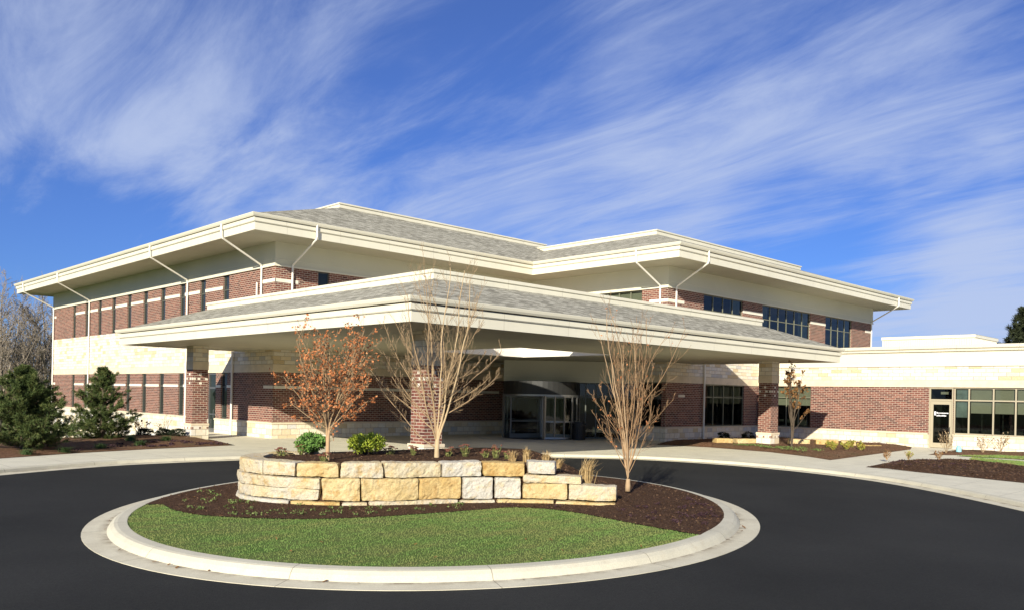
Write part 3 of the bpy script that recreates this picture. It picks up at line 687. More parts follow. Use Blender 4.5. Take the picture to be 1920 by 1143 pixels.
for i, a, b in ground_edges(.09):
    if i == 0:
        d0 = 37.95+.09
        mb.sweep([a, (-.09, 7.78)], [(0-.14, .95), (0, .95), (0, .86), (-.05, .86)]); mb.sweep([(-.09, 6.70), b], [(-.14, .95), (0, .95), (0, .86), (-.05, .86)])
    else: mb.sweep([a, b], [(-.14, .95), (0, .95), (0, .86), (-.05, .86)])
build_split(mb, 'sill_course', 'smooth_stone', OB)
band('brick_wall', 'brick', 0, .86, 3.56, 1)
band('stone_course', 'smooth_stone', .04, 3.55, 3.96, 1)
band('stone_band', 'ashlar', .03, 3.96, 4.9, 1)
mb = MB(); F = foot(.03)
wallpatch(mb, F[0], F[1], 4.9, FLOOR2)
for i in (1, 2, 3): wallpatch(mb, F[i], F[i+1], 4.9, FLOOR2)
wallpatch(mb, F[4], F[5], -3, FLOOR2); wallpatch(mb, F[5], F[0], -3, FLOOR2)
mb.poly([(-.03, 37.98, FLOOR2), (-.03, -.03, FLOOR2), (0.02, .02, FLOOR2), (.02, 37.98, FLOOR2)])
build_split(mb, 'stone_band', 'ashlar', OB)
band('brick_wall', 'brick', 0, FLOOR2, 9.01, 2)
band('eave_frieze', 'frieze_panel', .05, 9.06, 10.26, 0)
mb = MB(); mb.sweep(foot(0), [(-.03, 9.0), (.09, 9.0), (.09, 9.085), (.05, 9.09)], True); mb.sweep(foot(.05), [(0.001, 9.37), (.012, 9.375), (.012, 9.385), (.001, 9.39)], True); mb.build('eave_trim', 'cream_metal', OB)
FAC = [1, 1, 1, 1, .71, .71]
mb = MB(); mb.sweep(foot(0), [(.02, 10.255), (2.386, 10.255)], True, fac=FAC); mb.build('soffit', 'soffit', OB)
mb = MB(); mb.sweep(foot(0), [(2.33, 10.255), (2.33, 10.22), (2.386, 10.22), (2.386, 10.585), (2.44, 10.60), (2.44, 10.615), (2.46, 10.62), (2.46, 10.81), (2.40, 10.815)], True, fac=FAC); mb.build('fascia', 'fascia_metal', OB)
mb = MB(); mb.sweep(foot(0), [(2.40, 10.835), (2.53, 10.835), (2.57, 10.90), (2.60, 10.985), (2.60, 11.005), (2.50, 11.005), (2.45, 10.97)], True, fac=FAC); mb.build('eave_gutter', 'cream_metal', OB)
def hip(root, x0, x1, y0, y1, ix0, ix1, iy0, iy1, z0, z1, capz, ends=True):
    mb = MB(); o = [(x0, y0), (x1, y0), (x1, y1), (x0, y1)]; i_ = [(ix0, iy0), (ix1, iy0), (ix1, iy1), (ix0, iy1)]
    for k in range(4): mb.poly([o[k]+(z0,), o[(k+1) % 4]+(z0,), i_[(k+1) % 4]+(z1,), i_[k]+(z1,)])
    r_ = mb.build('roof', 'shingle', root)
    mb = MB(); mb.sweep(i_, [(.06, z1-.03), (.10, z1-.03), (.10, capz-.10), (.16, capz-.08), (.16, capz), (-.30, capz), (-.30, z1)], True); mb.poly([(ix0, iy0, z1+.05), (ix1, iy0, z1+.05), (ix1, iy1, z1+.05), (ix0, iy1, z1+.05)])
    mb.build('roof_cap', 'fascia_metal', root)
hip(OB, -2.5, 30, -2.5, 39.6, 5.94, 23.5, 3.42, 33, 10.98, 13.53, 13.80)
hip(OB, 16.37, 48.8, -13.56, 39.4, 22.3, 41.3, -7.64, 33.2, 10.975, 13.02, 13.30)
# accent strips of pale stone
mb = MB()
def strip0(v0, v1, z0, z1): mb.obox((0, 0), (0, -1), (-1, 0), -v1, -v0, -.02, .025, z0, z1)
for a, b in zip(VL, VL[1:]): strip0(b+HWD+.0, a-HWD, 8.24, 8.43)
low = VL[:-2]
for a, b in zip(low, low[1:]): strip0(b+HWD, a-HWD, 2.70, 2.86)
strip0(9.2, 11.6-HWD, 2.70, 2.86); strip0(5.65+HWD, 6.66, 2.70, 2.86); strip0(4.75, 5.65-HWD, 2.70, 2.86)
for z in (8.24, 2.72): strip0(37.2, 37.93, z, z+.18)
strip0(-.022, 1.55, 8.2, 8.38); mb.obox((0, 0), (1, 0), (0, -1), -.02, 1.0, -.02, .022, 8.2, 8.38); mb.obox((0, 0), (1, 0), (0, -1), 1.15, 1.32, -.02, .025, 8.2, 8.38)
strip0(-.022, 1.0, 2.70, 2.86); mb.obox((0, 0), (1, 0), (0, -1), -.02, 16.0, -.02, .022, 2.70, 2.86)
for a, b in ((27.13, 29.63), (36.49, 38.88)): mb.obox((0, -11.06), (1, 0), (0, -1), a, b, -.02, .025, 8.24, 8.43)
mb.obox((0, -11.06), (1, 0), (0, -1), 18.85, 20.5, -.02, .022, 8.2, 8.38); mb.obox((18.87, 0), (0, -1), (-1, 0), 9.75, 11.08, -.02, .025, 8.2, 8.38)
mb.obox((0, -11.06), (1, 0), (0, -1), 45.9, 47.22, -.02, .025, 8.24, 8.43); mb.obox((0, -11.06), (1, 0), (0, -1), 20.1, 20.75, -.02, .025, 2.70, 2.86)
build_split(mb, 'accent_band', 'accent_stone', OB)
# windows
P0, P1 = (0, 37.95), (0, 0)
for v in VLOW: window(OB, P0, P1, 37.95-v-HWD, 37.95-v+HWD, .95, 3.55, glass='glass_dark', fw=.07, inset=.08, frame='dark_frame', trans=(2.75,))
for v in VL: window(OB, P0, P1, 37.95-v-HWD, 37.95-v+HWD, FLOOR2, 9.0, glass='glass_dark', fw=.07, inset=.08, frame='dark_frame', trans=(8.2,))
window(OB, (0, 0), (18.87, 0), 2.51, 3.2, 6.6, 9.0, glass='glass_dark', fw=.06, frame='dark_frame')
window(OB, (18.87, 0), (18.87, -11.06), 5.65, 9.2, 6.6, 9.0, (.25, .5, .75), (8.1,), frame='olive_frame', blind=[(5.7, 9.15, 8.35, 'blind')])
window(OB, (18.87, 0), (18.87, -11.06), 9.15, 10.75, .95, 3.55, (.5,), (2.75,))
for a, b in e3:
    n_ = 4 if b-a < 5 else 6; x0 = a-18.87
    window(OB, (18.87, -11.06), (47.2, -11.06), x0, b-18.87, 6.6, 9.0, [i/n_ for i in range(1, n_)], (8.05,), frame='olive_frame', blind=[(x0+.05+(b-a)*(.78 if n_ == 6 else .72), x0+(b-a)-.05, 6.7, 'drape')]+([(x0+.05, x0+1.0, 7.2, 'drape')] if n_ == 6 else []))
window(OB, (18.87, -11.06), (29.2, -11.06), 22.8-18.87, 27.5-18.87, .95, 3.55, (.25, .5, .75), (2.75,))
# narrow side door under the canopy
dr = MB(); D0, DN = (0, -1), (-1, 0)
dr.obox((0, 37.95), D0, DN, 37.95-7.76, 37.95-7.66, -.16, -.06, .14, 3.54); dr.obox((0, 37.95), D0, DN, 37.95-6.82, 37.95-6.72, -.16, -.06, .14, 3.54)
for za, zb in ((.14, .36), (2.62, 2.74), (3.44, 3.54), (1.12, 1.20)): dr.obox((0, 37.95), D0, DN, 37.95-7.66, 37.95-6.82, -.155, -.065, za, zb)
do = dr.build('door', 'silver', OB)
g = MB(); g.poly([(.11, 7.7, .2), (.11, 6.78, .2), (.11, 6.78, 3.5), (.11, 7.7, 3.5)]); g.build('pane', 'glass_dark', do)
g = MB(); g.tube([(-.0, 6.92, .9), (-.02, 6.92, 1.0), (-.02, 6.92, 1.35), (0, 6.92, 1.45)], .018, 6); g.build('handle', 'silver', do)
# downspouts
def bent(g0, wall, zend):
    downspout(OB, [g0+(10.93,), g0+(10.30,), (g0[0]*.97+wall[0]*.03, g0[1]*.97+wall[1]*.03, 10.18), (wall[0]*.98+g0[0]*.02, wall[1]*.98+g0[1]*.02, 9.16), wall+(9.02,), wall+(zend,)])
bent((-2.53, .89), (-.10, 1.3), 6.7); bent((-2.53, 10.27), (-.11, 10.65), .1); bent((-2.53, 28.0), (-.11, 28.59), -2.3); bent((-2.53, 37.22), (-.11, 37.62), -2.4)
bent((.89, -2.53), (.93, -.10), 6.7); bent((16.35, -10.62), (18.77, -10.58), 6.7); bent((19.14, -13.58), (19.57, -11.16), 6.7); bent((46.08, -13.58), (46.87, -11.16), 5.6)
downspout(OB, [(-.12, 4.45, 4.72), (-.12, 4.45, .1)], .06); downspout(OB, [(22.66, -11.18, 4.72), (22.66, -11.18, .1)], .06); downspout(OB, [(-.1, 1.78, 8.28), (-.1, 1.78, 6.8)], .05)
# entrance vestibule: header, storefront, revolving door
mb = MB(); wallpatch(mb, VA_, VL_, .1, 4.72); wallpatch(mb, VL_, VR_, 3.50, 4.72); mb.build('entrance_header', 'frieze_panel', OB)
mb = MB(); dd = (VR_-VL_).normalized(); nn = Vector((dd.y, -dd.x)); ln_ = (VR_-VL_).length
mb.obox(VL_, dd, nn, 0, ln_, .0, .02, 3.78, 3.80); mb.obox(VL_, dd, nn, 0, ln_, -.1, .03, 3.46, 3.52); mb.build('entrance_trim', 'cream_metal', OB)
window(OB, VL_, VR_, .06, ln_-.04, .14, 3.46, [.62, .70, .79, .88], (2.65,), fw=.07, inset=.05, frame='dark_frame', glass='glass', back=3.5)
DC = Vector(W(1.75, 49.45)); DRr = 2.25
def dang(deg): # 0 = towards the viewer, positive to the right of the photograph
    a = R(deg); q = -nn*0; return DC+(Vector((-CU, -SU))*math.cos(a)+Vector((SU, -CU))*math.sin(a))*DRr
rv = MB(); rv.cyl(DC, DRr+.03, 2.66, 3.45, 48); rd = rv.build('revolving_door', 'bronze', OB, smooth=False)
rv = MB(); rv.cyl(DC, DRr+.05, 2.60, 2.70, 48, cap=False); rv.build('header_rim', 'silver', rd)
fl = MB(); fl.cyl(DC, DRr, .128, .15, 48); fl.build('floor_plate', 'bronze', rd)
for k_, a in enumerate((-88, -78, 3, 18, 34, 50, 64, 84, 100, 183, 277)):
    p = dang(a); wd = .055 if a != 3 else .085
    q = MB(); q.tube([(p.x, p.y, .15), (p.x, p.y, 2.64)], wd, 4); q.build('post', 'silver', rd)
fr_ = MB()
for a0, a1 in ((3, 100), (183, 277)):
    P = [dang(a0+(a1-a0)*i/12) for i in range(13)]
    for z, r_ in ((.22, .07), (1.15, .035), (2.58, .04)): fr_.tube([(p.x, p.y, z) for p in P], r_, 4)
build_split(fr_, 'rail', 'silver', rd)
gl_ = MB()
for a0, a1 in ((3, 100), (183, 277)):
    P = [dang(a0+(a1-a0)*i/12) for i in range(13)]
    for a, b in zip(P, P[1:]): gl_.poly([(a.x, a.y, .2), (b.x, b.y, .2), (b.x, b.y, 2.6), (a.x, a.y, 2.6)])
build_split(gl_, 'curved_glass', 'glass', rd)
for a in (-58, 62, 182):
    t_ = (dang(a)-DC).normalized(); n_ = Vector((t_.y, -t_.x)); lf = MB()
    for s0, s1, z0, z1 in ((.06, 2.16, .16, .40), (.06, 2.16, 1.10, 1.17), (.06, 2.16, 2.48, 2.58), (.06, .13, .40, 2.48), (2.08, 2.16, .40, 2.48)): lf.obox(DC, t_, n_, s0, s1, -.025+.0005*z0, .025-.0005*z0, z0, z1)
    lo = lf.build('leaf', 'silver', rd)
# ------------------------------------------------------------------ one storey wing
WG = thing('single_storey_wing', 'low brick wing with pale stone bands, flat cornice and a glass corner door', 'building', (29.2, -37, 0))
WX = 29.2
def wp(e): return (WX-e, -11.06), (WX-e, -37-e), (58, -37-e)
wh = [(.35, 3.72, .95, 3.57), (10.80, 12.11, .13, 3.57), (12.112, 22.2, .95, 3.57)]
def wband(name, mat, e, z0, z1, hs=True):
    mb = MB(); a, b, c = wp(e); wallpatch(mb, a, b, z0, z1, wh if hs else (), .16+e); wallpatch(mb, b, c, z0, z1); return build_split(mb, name, mat, WG)
wband('stone_base', 'ashlar_large', .05, -.3, .87)
mb = MB()
for a, b in ((-11.1, -21.86), (-23.17, -37.09)): mb.sweep([(WX-.09, a), (WX-.09, b)], [(-.14, .95), (0, .95), (0, .86), (-.05, .86)])
build_split(mb, 'sill_course', 'smooth_stone', WG)
wband('brick_wall', 'brick', 0, .86, 3.58); wband('stone_course', 'smooth_stone', .04, 3.57, 3.97, False); wband('stone_band', 'ashlar', .03, 3.97, 4.77, False)
wband('cornice_frieze', 'cream_metal', .07, 4.75, 5.60, False)
mb = MB(); mb.sweep(wp(.07), [(-.05, 4.745), (.0, 4.745), (.03, 4.75), (.03, 4.81), (0, 4.82)]); mb.sweep(wp(.07), [(0, 5.56), (.12, 5.60), (.14, 5.70), (.24, 5.76), (.26, 5.93), (-.5, 5.97), (-.5, 5.6)]); mb.build('cornice', 'fascia_metal', WG)
mb = MB(); mb.poly([(WX, -37, 5.62), (58, -37, 5.62), (58, -11.08, 5.62), (WX, -11.08, 5.62)]); mb.build('roof_deck', 'louver', WG)
PW0, PW1 = (WX, -11.06), (WX, -37)
window(WG, PW0, PW1, .35, 3.72, .95, 3.57, (.25, .5, .75), (2.85,), frame='olive_frame', blind=[(.4, 3.7, 2.35, 'blind')])
mv = [-23.95, -25.17, -26.25, -27.4, -28.6, -29.8, -31.0, -32.2]; g0, g1 = 12.112, 22.2
window(WG, PW0, PW1, g0, g1, .95, 3.57, [(-11.06-v-g0)/(g1-g0) for v in mv], (2.85,), fw=.075, frame='tan_frame', blind=[(12.95, 14.06, 2.15, 'blind'), (14.16, 15.14, 2.15, 'blind'), (15.24, 22.1, 2.15, 'blind'), (12.2, 12.85, 1.9, 'drape')])
# glass door with transom
dm = MB(); a_, d_, n_ = PW0, (0, -1), (-1, 0)
dm.obox(a_, d_, n_, 10.805, 10.885, -.15, -.04, .13, 3.56); dm.obox(a_, d_, n_, 12.02, 12.105, -.15, -.035, .13, 3.56)
dm.obox(a_, d_, n_, 10.885, 12.02, -.145, -.05, 3.48, 3.56); dm.obox(a_, d_, n_, 10.885, 12.02, -.145, -.045, 2.80, 2.90)
dfo = dm.build('door_frame', 'tan_frame', WG)
dl = MB()
for s0, s1, z0, z1 in ((10.89, 11.03, .15, 2.79), (11.88, 12.015, .15, 2.79), (11.03, 11.88, .15, .42), (11.03, 11.88, 2.60, 2.79)): dl.obox(a_, d_, n_, s0, s1, -.13, -.07, z0, z1)
dlo = dl.build('door', 'tan_frame', WG)
def wq(s_, dd, z): return (WX-dd, -11.06-s_, z)
g = MB(); g.poly([wq(11.0, -.1, .4), wq(11.9, -.1, .4), wq(11.9, -.1, 2.62), wq(11.0, -.1, 2.62)]); g.build('pane', 'glass', dlo)
g = MB(); g.poly([wq(10.88, -.1, 2.85), wq(12.03, -.1, 2.85), wq(12.03, -.1, 3.5), wq(10.88, -.1, 3.5)]); g.build('pane', 'glass', dfo)
g = MB()
for z0, z1 in ((.1, 3.57),):
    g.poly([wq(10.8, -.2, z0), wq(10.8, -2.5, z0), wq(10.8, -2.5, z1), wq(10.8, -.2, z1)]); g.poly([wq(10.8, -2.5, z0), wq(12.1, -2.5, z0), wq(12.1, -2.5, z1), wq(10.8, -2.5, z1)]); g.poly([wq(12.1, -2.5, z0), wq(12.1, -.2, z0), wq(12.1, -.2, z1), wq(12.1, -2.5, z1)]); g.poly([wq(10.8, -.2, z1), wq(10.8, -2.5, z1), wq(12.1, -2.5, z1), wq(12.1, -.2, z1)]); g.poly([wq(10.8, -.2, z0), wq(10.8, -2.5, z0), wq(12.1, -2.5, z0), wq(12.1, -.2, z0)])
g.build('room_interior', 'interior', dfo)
g = MB(); g.tube([wq(11.94, -.06, .95), wq(11.94, .0, .98), wq(11.94, .0, 1.32), wq(11.94, -.06, 1.35)], .016, 6); g.build('handle', 'bronze', dlo)
g = MB(); g.obox(a_, d_, n_, 11.35, 11.75, -.30, -.27, 3.18, 3.32); g.build('exit_sign', 'blind', dfo)
g = MB(); rg = random.Random(5)   # white vinyl lettering too small to be read: a square mark and two lines of strokes
g.obox(a_, d_, n_, 11.08, 11.17, -.098, -.094, 1.98, 2.20)
for z0, s0, s1 in ((2.08, 11.2, 11.82), (1.93, 11.2, 11.70)):
    s_ = s0
    while s_ < s1:
        wd = rg.uniform(.02, .04); g.obox(a_, d_, n_, s_, s_+wd, -.098, -.094, z0, z0+rg.choice((.06, .06, .085))); s_ += wd+rg.uniform(.008, .016)
g.build('lettering', 'lettering', dlo)
# roof plant screen on the wing
RS = thing('rooftop_screen', 'cream louvred plant screen standing on the flat roof of the low wing', 'plant screen', (39.4, -21, 5.6))
mb = MB(); mb.box(39.4, 44.1, -21.1, -15.1, 5.62, 7.12); mb.build('louver_panel', 'louver', RS)
mb = MB(); mb.sweep([(39.4, -15.1), (39.4, -21.1), (44.1, -21.1), (44.1, -15.1)], [(0, 7.08), (.08, 7.10), (.08, 7.30), (-.2, 7.30)], True); mb.poly([(39.3, -21.2, 7.29), (44.2, -21.2, 7.29), (44.2, -15, 7.29), (39.3, -15, 7.29)]); mb.build('cap_rail', 'cream_metal', RS)
mb = MB()
for i in range(40): y = -20.95+i*.15; mb.box(39.36, 39.41, y-.02, y+.02, 5.62, 7.05)
for i in range(30): x = 39.55+i*.15; mb.box(x-.02, x+.02, -21.14, -21.09, 5.62, 7.05)
build_split(mb, 'rib', 'louver', RS)
# ------------------------------------------------------------------ entrance canopy
CN = thing('entrance_canopy', 'large shingled drive-through canopy on brick and stone columns before the main entrance', 'canopy', (7, -8, 0))
CP = [(-.02, 3.19), (-6.5, 3.19), (-6.5, -20.19), (21.32, -20.19), (21.32, -11.0)]
HX0, HX1, HY0, HY1 = 4.6, 11.0, -13.4, -7.2
mb = MB(); z = 4.715
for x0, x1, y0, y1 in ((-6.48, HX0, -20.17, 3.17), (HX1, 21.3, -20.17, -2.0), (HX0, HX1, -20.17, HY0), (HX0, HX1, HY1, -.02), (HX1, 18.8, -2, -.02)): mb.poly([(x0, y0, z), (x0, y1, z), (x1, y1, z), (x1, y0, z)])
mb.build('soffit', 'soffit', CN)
mb = MB(); mb.sweep(CP, [(-.06, 4.71), (-.06, 4.67), (0, 4.67), (0, 4.985), (.05, 5.0), (.05, 5.015), (.07, 5.02), (.07, 5.19), (.02, 5.20)]); mb.build('fascia', 'fascia_metal', CN)
mb = MB(); mb.sweep(CP, [(.02, 5.225), (.14, 5.225), (.18, 5.29), (.20, 5.37), (.20, 5.39), (.10, 5.39), (.06, 5.36)]); mb.build('eave_gutter', 'cream_metal', CN)
EV = [(-.03, 3.32), (-6.63, 3.32), (-6.63, -20.32), (21.45, -20.32), (21.45, -11.0)]; IV = [(-.03, 2.1), (-2.5, 2.1), (-2.5, -16.2), (20.17, -16.2), (20.17, -11.0)]
mb = MB()
for i in range(4): mb.poly([EV[i]+(5.365,), EV[i+1]+(5.365,), IV[i+1]+(6.69,), IV[i]+(6.69,)])
mb.build('roof', 'shingle', CN)
mb = MB(); mb.sweep(IV, [(.05, 6.66), (.10, 6.66), (.10, 6.86), (.15, 6.88), (.15, 7.0), (-.3, 7.0), (-.3, 6.69)])
for x0, x1, y0, y1 in ((-2.5, HX0, -16.2, 2.1), (HX1, 20.17, -16.2, -11.0), (HX0, HX1, -16.2, HY0), (HX0, HX1, HY1, -.05), (HX1, 18.85, -11.0, -.05)): mb.poly([(x0, y0, 6.72), (x1, y0, 6.72), (x1, y1, 6.72), (x0, y1, 6.72)])
mb.build('roof_cap', 'fascia_metal', CN)
mb = MB(); hp = [(HX0, HY0), (HX0, HY1), (HX1, HY1), (HX1, HY0)]
for i in range(4): a, b = hp[i], hp[(i+1) % 4]; mb.poly([a+(4.70,), b+(4.70,), b+(6.9,), a+(6.9,)])
mb.sweep(hp[::-1], [(0, 6.72), (.1, 6.72), (.1, 6.9), (0, 6.9)], True)
mb.build('skylight_well', 'white_metal', CN)
def column(x, y, z0, up_only=False):
    s_ = .76; mb = MB(); mb.box(x, x+s_, y, y+s_, .86, 3.56); c = mb.build('column', 'brick', CN)
    b = MB(); e = .055; b.box(x-e, x+s_+e, y-e, y+s_+e, z0, .80); b.build('stone_base', 'ashlar_large', c)
    b = MB(); e = .075; b.box(x-e, x+s_+e, y-e, y+s_+e, .795, .90); b.build('base_cap', 'smooth_stone', c)
    b = MB(); e = .02; b.box(x-e, x+s_+e, y-e, y+s_+e, 3.555, 3.95); b.build('stone_course', 'smooth_stone', c)
    b = MB(); e = .012; b.box(x-e, x+s_+e, y-e, y+s_+e, 3.949, 4.72); b.build('stone_capital', 'ashlar', c)
    b = MB()
    for zc, ps in ((3.33, (.38,)), (3.11, (.075, .30, .685)), (2.89, (.38,))):
        for p in ps:
            h_ = .068; q = .052
            b.box(x+p-h_, x+p+h_, y-.004, y+.01, zc-q, zc+q); b.box(x-.004, x+.01, y+p-h_, y+p+h_, zc-q, zc+q); b.box(x+p-h_, x+p+h_, y+s_-.01, y+s_+.004, zc-q, zc+q); b.box(x+s_-.01, x+s_+.004, y+p-h_, y+p+h_, zc-q, zc+q)
    build_split(b, 'accent_brick', 'accent_stone', c)
    b = MB()
    for p in (.0, .38, .76):
        h_ = .05; e = .055
        b.box(x+p-h_, x+p+h_, y-e-.004, y-e+.01, .62, .72); b.box(x-e-.004, x-e+.01, y+p-h_, y+p+h_, .62, .72)
    build_split(b, 'inset_brick', 'brick', c)
column(-3.69, -17.34, -.05); column(-3.81, .92, -.2); column(19.93, -17.12, -.1)
# ------------------------------------------------------------------ bin by the entrance
TB = thing('trash_bin', 'round black litter bin standing to the right of the revolving door', 'bin', (15.07, -7.77, .128))
mb = MB(); mb.cyl((15.07, -7.77), .36, .13, 1.0, 24)
for i in range(24): a = 2*math.pi*i/24; p = (15.07+.365*math.cos(a), -7.77+.365*math.sin(a)); mb.tube([p+(.18,), p+(.96,)], .02, 4)
mb.build('barrel', 'black_plastic', TB); mb = MB(); mb.cyl((15.07, -7.77), .40, 1.0, 1.07, 24); mb.cyl((15.07, -7.77), .30, 1.07, 1.14, 24); mb.build('lid', 'black_plastic', TB)

# ------------------------------------------------------------------ dry stone retaining wall on the island
WL = [0.]
for a, b in zip(WALL, WALL[1:]): WL.append(WL[-1]+(b-a).length)
def wall_at(s_):
    s_ = max(0, min(WL[-1]-1e-6, s_)); i = max(j for j in range(len(WALL)-1) if WL[j] <= s_)
    d = (WALL[i+1]-WALL[i]).normalized(); i2 = min(i+2, len(WALL)-1); d2 = (WALL[i2]-WALL[i2-1]).normalized(); f_ = (s_-WL[i])/(WL[i+1]-WL[i]); dm_ = d.lerp(d2, f_).normalized()
    return WALL[i]+d*(s_-WL[i]), Vector((dm_.y, -dm_.x))        # point and outward (viewer) normal
def s_px(px_):
    k = (px_-957)/1561.
    for i in range(400):
        s_ = 1.9+i*(WL[-1]-1.9)/400; p, _ = wall_at(s_)
        if p.y and p.x/p.y >= k: return s_
    return WL[-1]
RW = thing('retaining_wall', 'curved dry stacked wall of big rough yellow and white limestone blocks on the island', 'stone wall', W(-2, 18)+(.2,))
brs = random.Random(11)
def stone_block(s0, s1, z0, z1, mat, depth=.5, proud=0., rnd=.028, rough=.036, name='stone_block', root=None, at_=None, tilt=0):
    at_ = at_ or wall_at; root = root or RW; sm_, L_ = (s0+s1)/2, (s1-s0); sd_ = Vector((brs.uniform(0, 50), brs.uniform(0, 50), brs.uniform(0, 50)))
    hx, hy, hz_ = L_/2, depth/2, (z1-z0)/2; tp = [brs.uniform(-.05, .02) for _ in range(4)]; tz = [brs.uniform(-.022, .006) for _ in range(4)]
    def sh(a, b, c):
        p = Vector((a*hx, b*hy, c*hz_)); r_ = min(rnd, hz_*.6); q = Vector([max(-(h-r_), min(h-r_, x)) for x, h in zip(p, (hx, hy, hz_))]); e = p-q
        if e.length > 1e-6: p = q+e.normalized()*r_*min(1.0, e.length/r_*1.0)
        nz = mn.noise(p*2.3+sd_)*1.0+(.35-abs(mn.noise(p*4.5+sd_)))*1.0+mn.noise(p*12+sd_)*.5+mn.noise(p*25+sd_)*.3
        nrm = Vector((p.x/hx, p.y/hy, p.z/hz_)); nrm = Vector((nrm.x**5*.5, nrm.y**5, nrm.z**5*.55))
        p += nrm*nz*rough
        p.x += (tp[0]*(1+c)+tp[1]*(1-c))*.22*max(0, a)**2-(tp[2]*(1+c)+tp[3]*(1-c))*.22*max(0, -a)**2
        if c > 0: p.z += (tz[0]*(1+a)+tz[1]*(1-a))*.5*c
        pt, n = at_(sm_+p.x); n3 = pt+n*(p.y-hy+proud)
        x, y = W(n3.x, n3.y); return (x, y, (z0+z1)/2+p.z+tilt*p.x)
    mb = MB(); nx, ny, nz_ = max(4, int(L_/.055)), 6, max(4, int((z1-z0)/.05))
    def grid(fn, n1, n2):
        g = [[fn(-1+2*i/n1, -1+2*j/n2) for j in range(n2+1)] for i in range(n1+1)]; i0 = len(mb.v)
        for r_ in g: mb.v += r_
        for i in range(n1):
            for j in range(n2):
                a = i0+i*(n2+1)+j; mb.f.append((a, a+n2+1, a+n2+2, a+1)); mb.uv += [(i, j)]*4
    grid(lambda a, b: sh(a, 1, b), nx, nz_); grid(lambda a, b: sh(a, -1, b), 4, 3); grid(lambda a, b: sh(a, b, 1), nx, ny)
    grid(lambda a, b: sh(-1, a, b), ny, nz_); grid(lambda a, b: sh(1, a, b), ny, nz_)
    return mb.build(name, mat, root)
BY, BO, BW, BC = 'block_yellow', 'block_ochre', 'block_white', 'block_cream'
def course(bounds, z0, z1, mats, proud=0, gap=.012, jit=.012, depth=.5):
    for i, (a, b) in enumerate(zip(bounds, bounds[1:])):
        g = gap*brs.uniform(.6, 2.2); stone_block(a+g, b-g, z0+brs.uniform(0, jit), z1-brs.uniform(0, jit), mats[i], depth, proud+brs.uniform(-.02, .02))
sp_ = s_px
course([0., .75, 1.7, sp_(490), sp_(553), sp_(635), sp_(720), sp_(828), sp_(904), sp_(985.5)], .79, 1.115, [BC, BY, BC, BC, BY, BC, BC, BW, BO], proud=-.03)
stone_block(sp_(988), sp_(1042), .86, 1.15, BW, .5, -.02)
stone_block(.1, 1.2, .31, .79, BW); stone_block(1.22, sp_(601)-.01, .55, .79, BC, .5, .03); stone_block(1.22, sp_(600)-.03, .31, .55, BC, .5, .0)
course([sp_(601), sp_(677), sp_(786), sp_(866), sp_(925), sp_(979)], .30, .79, [BY, BY, BO, BW, BW], proud=.01, gap=.016)
course([sp_(979.5), sp_(1091)], .66, .85, [BC], proud=.0); course([sp_(979.5), sp_(1065.5), sp_(1155)], .31, .66, [BY, BC], proud=.015)
course([.2, 1.3, sp_(545), sp_(640), sp_(690), sp_(862), sp_(930), sp_(1040), sp_(1156)], .08, .30, [BW, BW, BO, BC, BC, BC, BY, BY], proud=.06)

# ------------------------------------------------------------------ plants
def rvec(rg): 
    z = rg.uniform(-1, 1); a = rg.uniform(0, 2*math.pi); r_ = math.sqrt(1-z*z); return Vector((r_*math.cos(a), r_*math.sin(a), z))
def limb(mb, tips, p, d, L_, r0, r1, rg, wob=.08, upw=.15, seg=.12, sides=5, kids=None, lvl=0, droop=0., sub=None, twk=1.):
    """one wandering tapered limb; kids = list per level of (count, start fraction, angle, length factor, radius factor)"""
    n = max(3, int(L_/seg)); pts = [Vector(p)]; d = d.normalized(); ds = []
    for i in range(n):
        d = (d+rvec(rg)*wob+Vector((0, 0, upw/n*2-droop/n))).normalized(); ds.append(d); pts.append(pts[-1]+d*(L_/n))
    rad = [r0+(r1-r0)*(i/n)**.8 for i in range(n+1)]
    mb.tube(pts, rad, sides if r0 > .009 else 3, cap=False)
    if kids and lvl < len(kids):
        cnt, st, ang, lf, rf = kids[lvl]
        for k in range(cnt):
            f_ = st+(1-st)*(k+rg.random())/cnt; i = min(n-1, int(f_*n)); q = pts[i].lerp(pts[i+1], f_*n-i)
            ax_ = ds[i].cross(rvec(rg)); ax_ = ax_.normalized() if ax_.length > .01 else Vector((1, 0, 0))
            dd = Matrix.Rotation(R(ang*rg.uniform(.6, 1.3)), 3, ax_) @ ds[i]
            limb(sub or mb, tips, q, dd, L_*lf*(1.1-.55*f_)*rg.uniform(.6, 1.25), max(.0034*twk, rad[i]*rf), .0028*twk, rg, wob*1.15, upw, seg*.85, max(3, sides-1), kids, lvl+1, droop, sub, twk)
    else: tips += [(pts[i], ds[min(i, n-1)]) for i in range(n//3, n+1)]
def leaves(tips, n, size, rg, spread=.05, pts=None):
    co = np.zeros((n, 4, 3))
    for i in range(n):
        p, d = tips[rg.randrange(len(tips))]; p = p+rvec(rg)*spread*rg.random(); a = rvec(rg); b = a.cross(rvec(rg)).normalized(); s_ = size*rg.uniform(.55, 1.25)
        u_ = a*s_*.62; v_ = b*s_*.36
        co[i] = [p-u_, p+v_, p+u_, p-v_+Vector((0, 0, -.1*s_))]
    return co
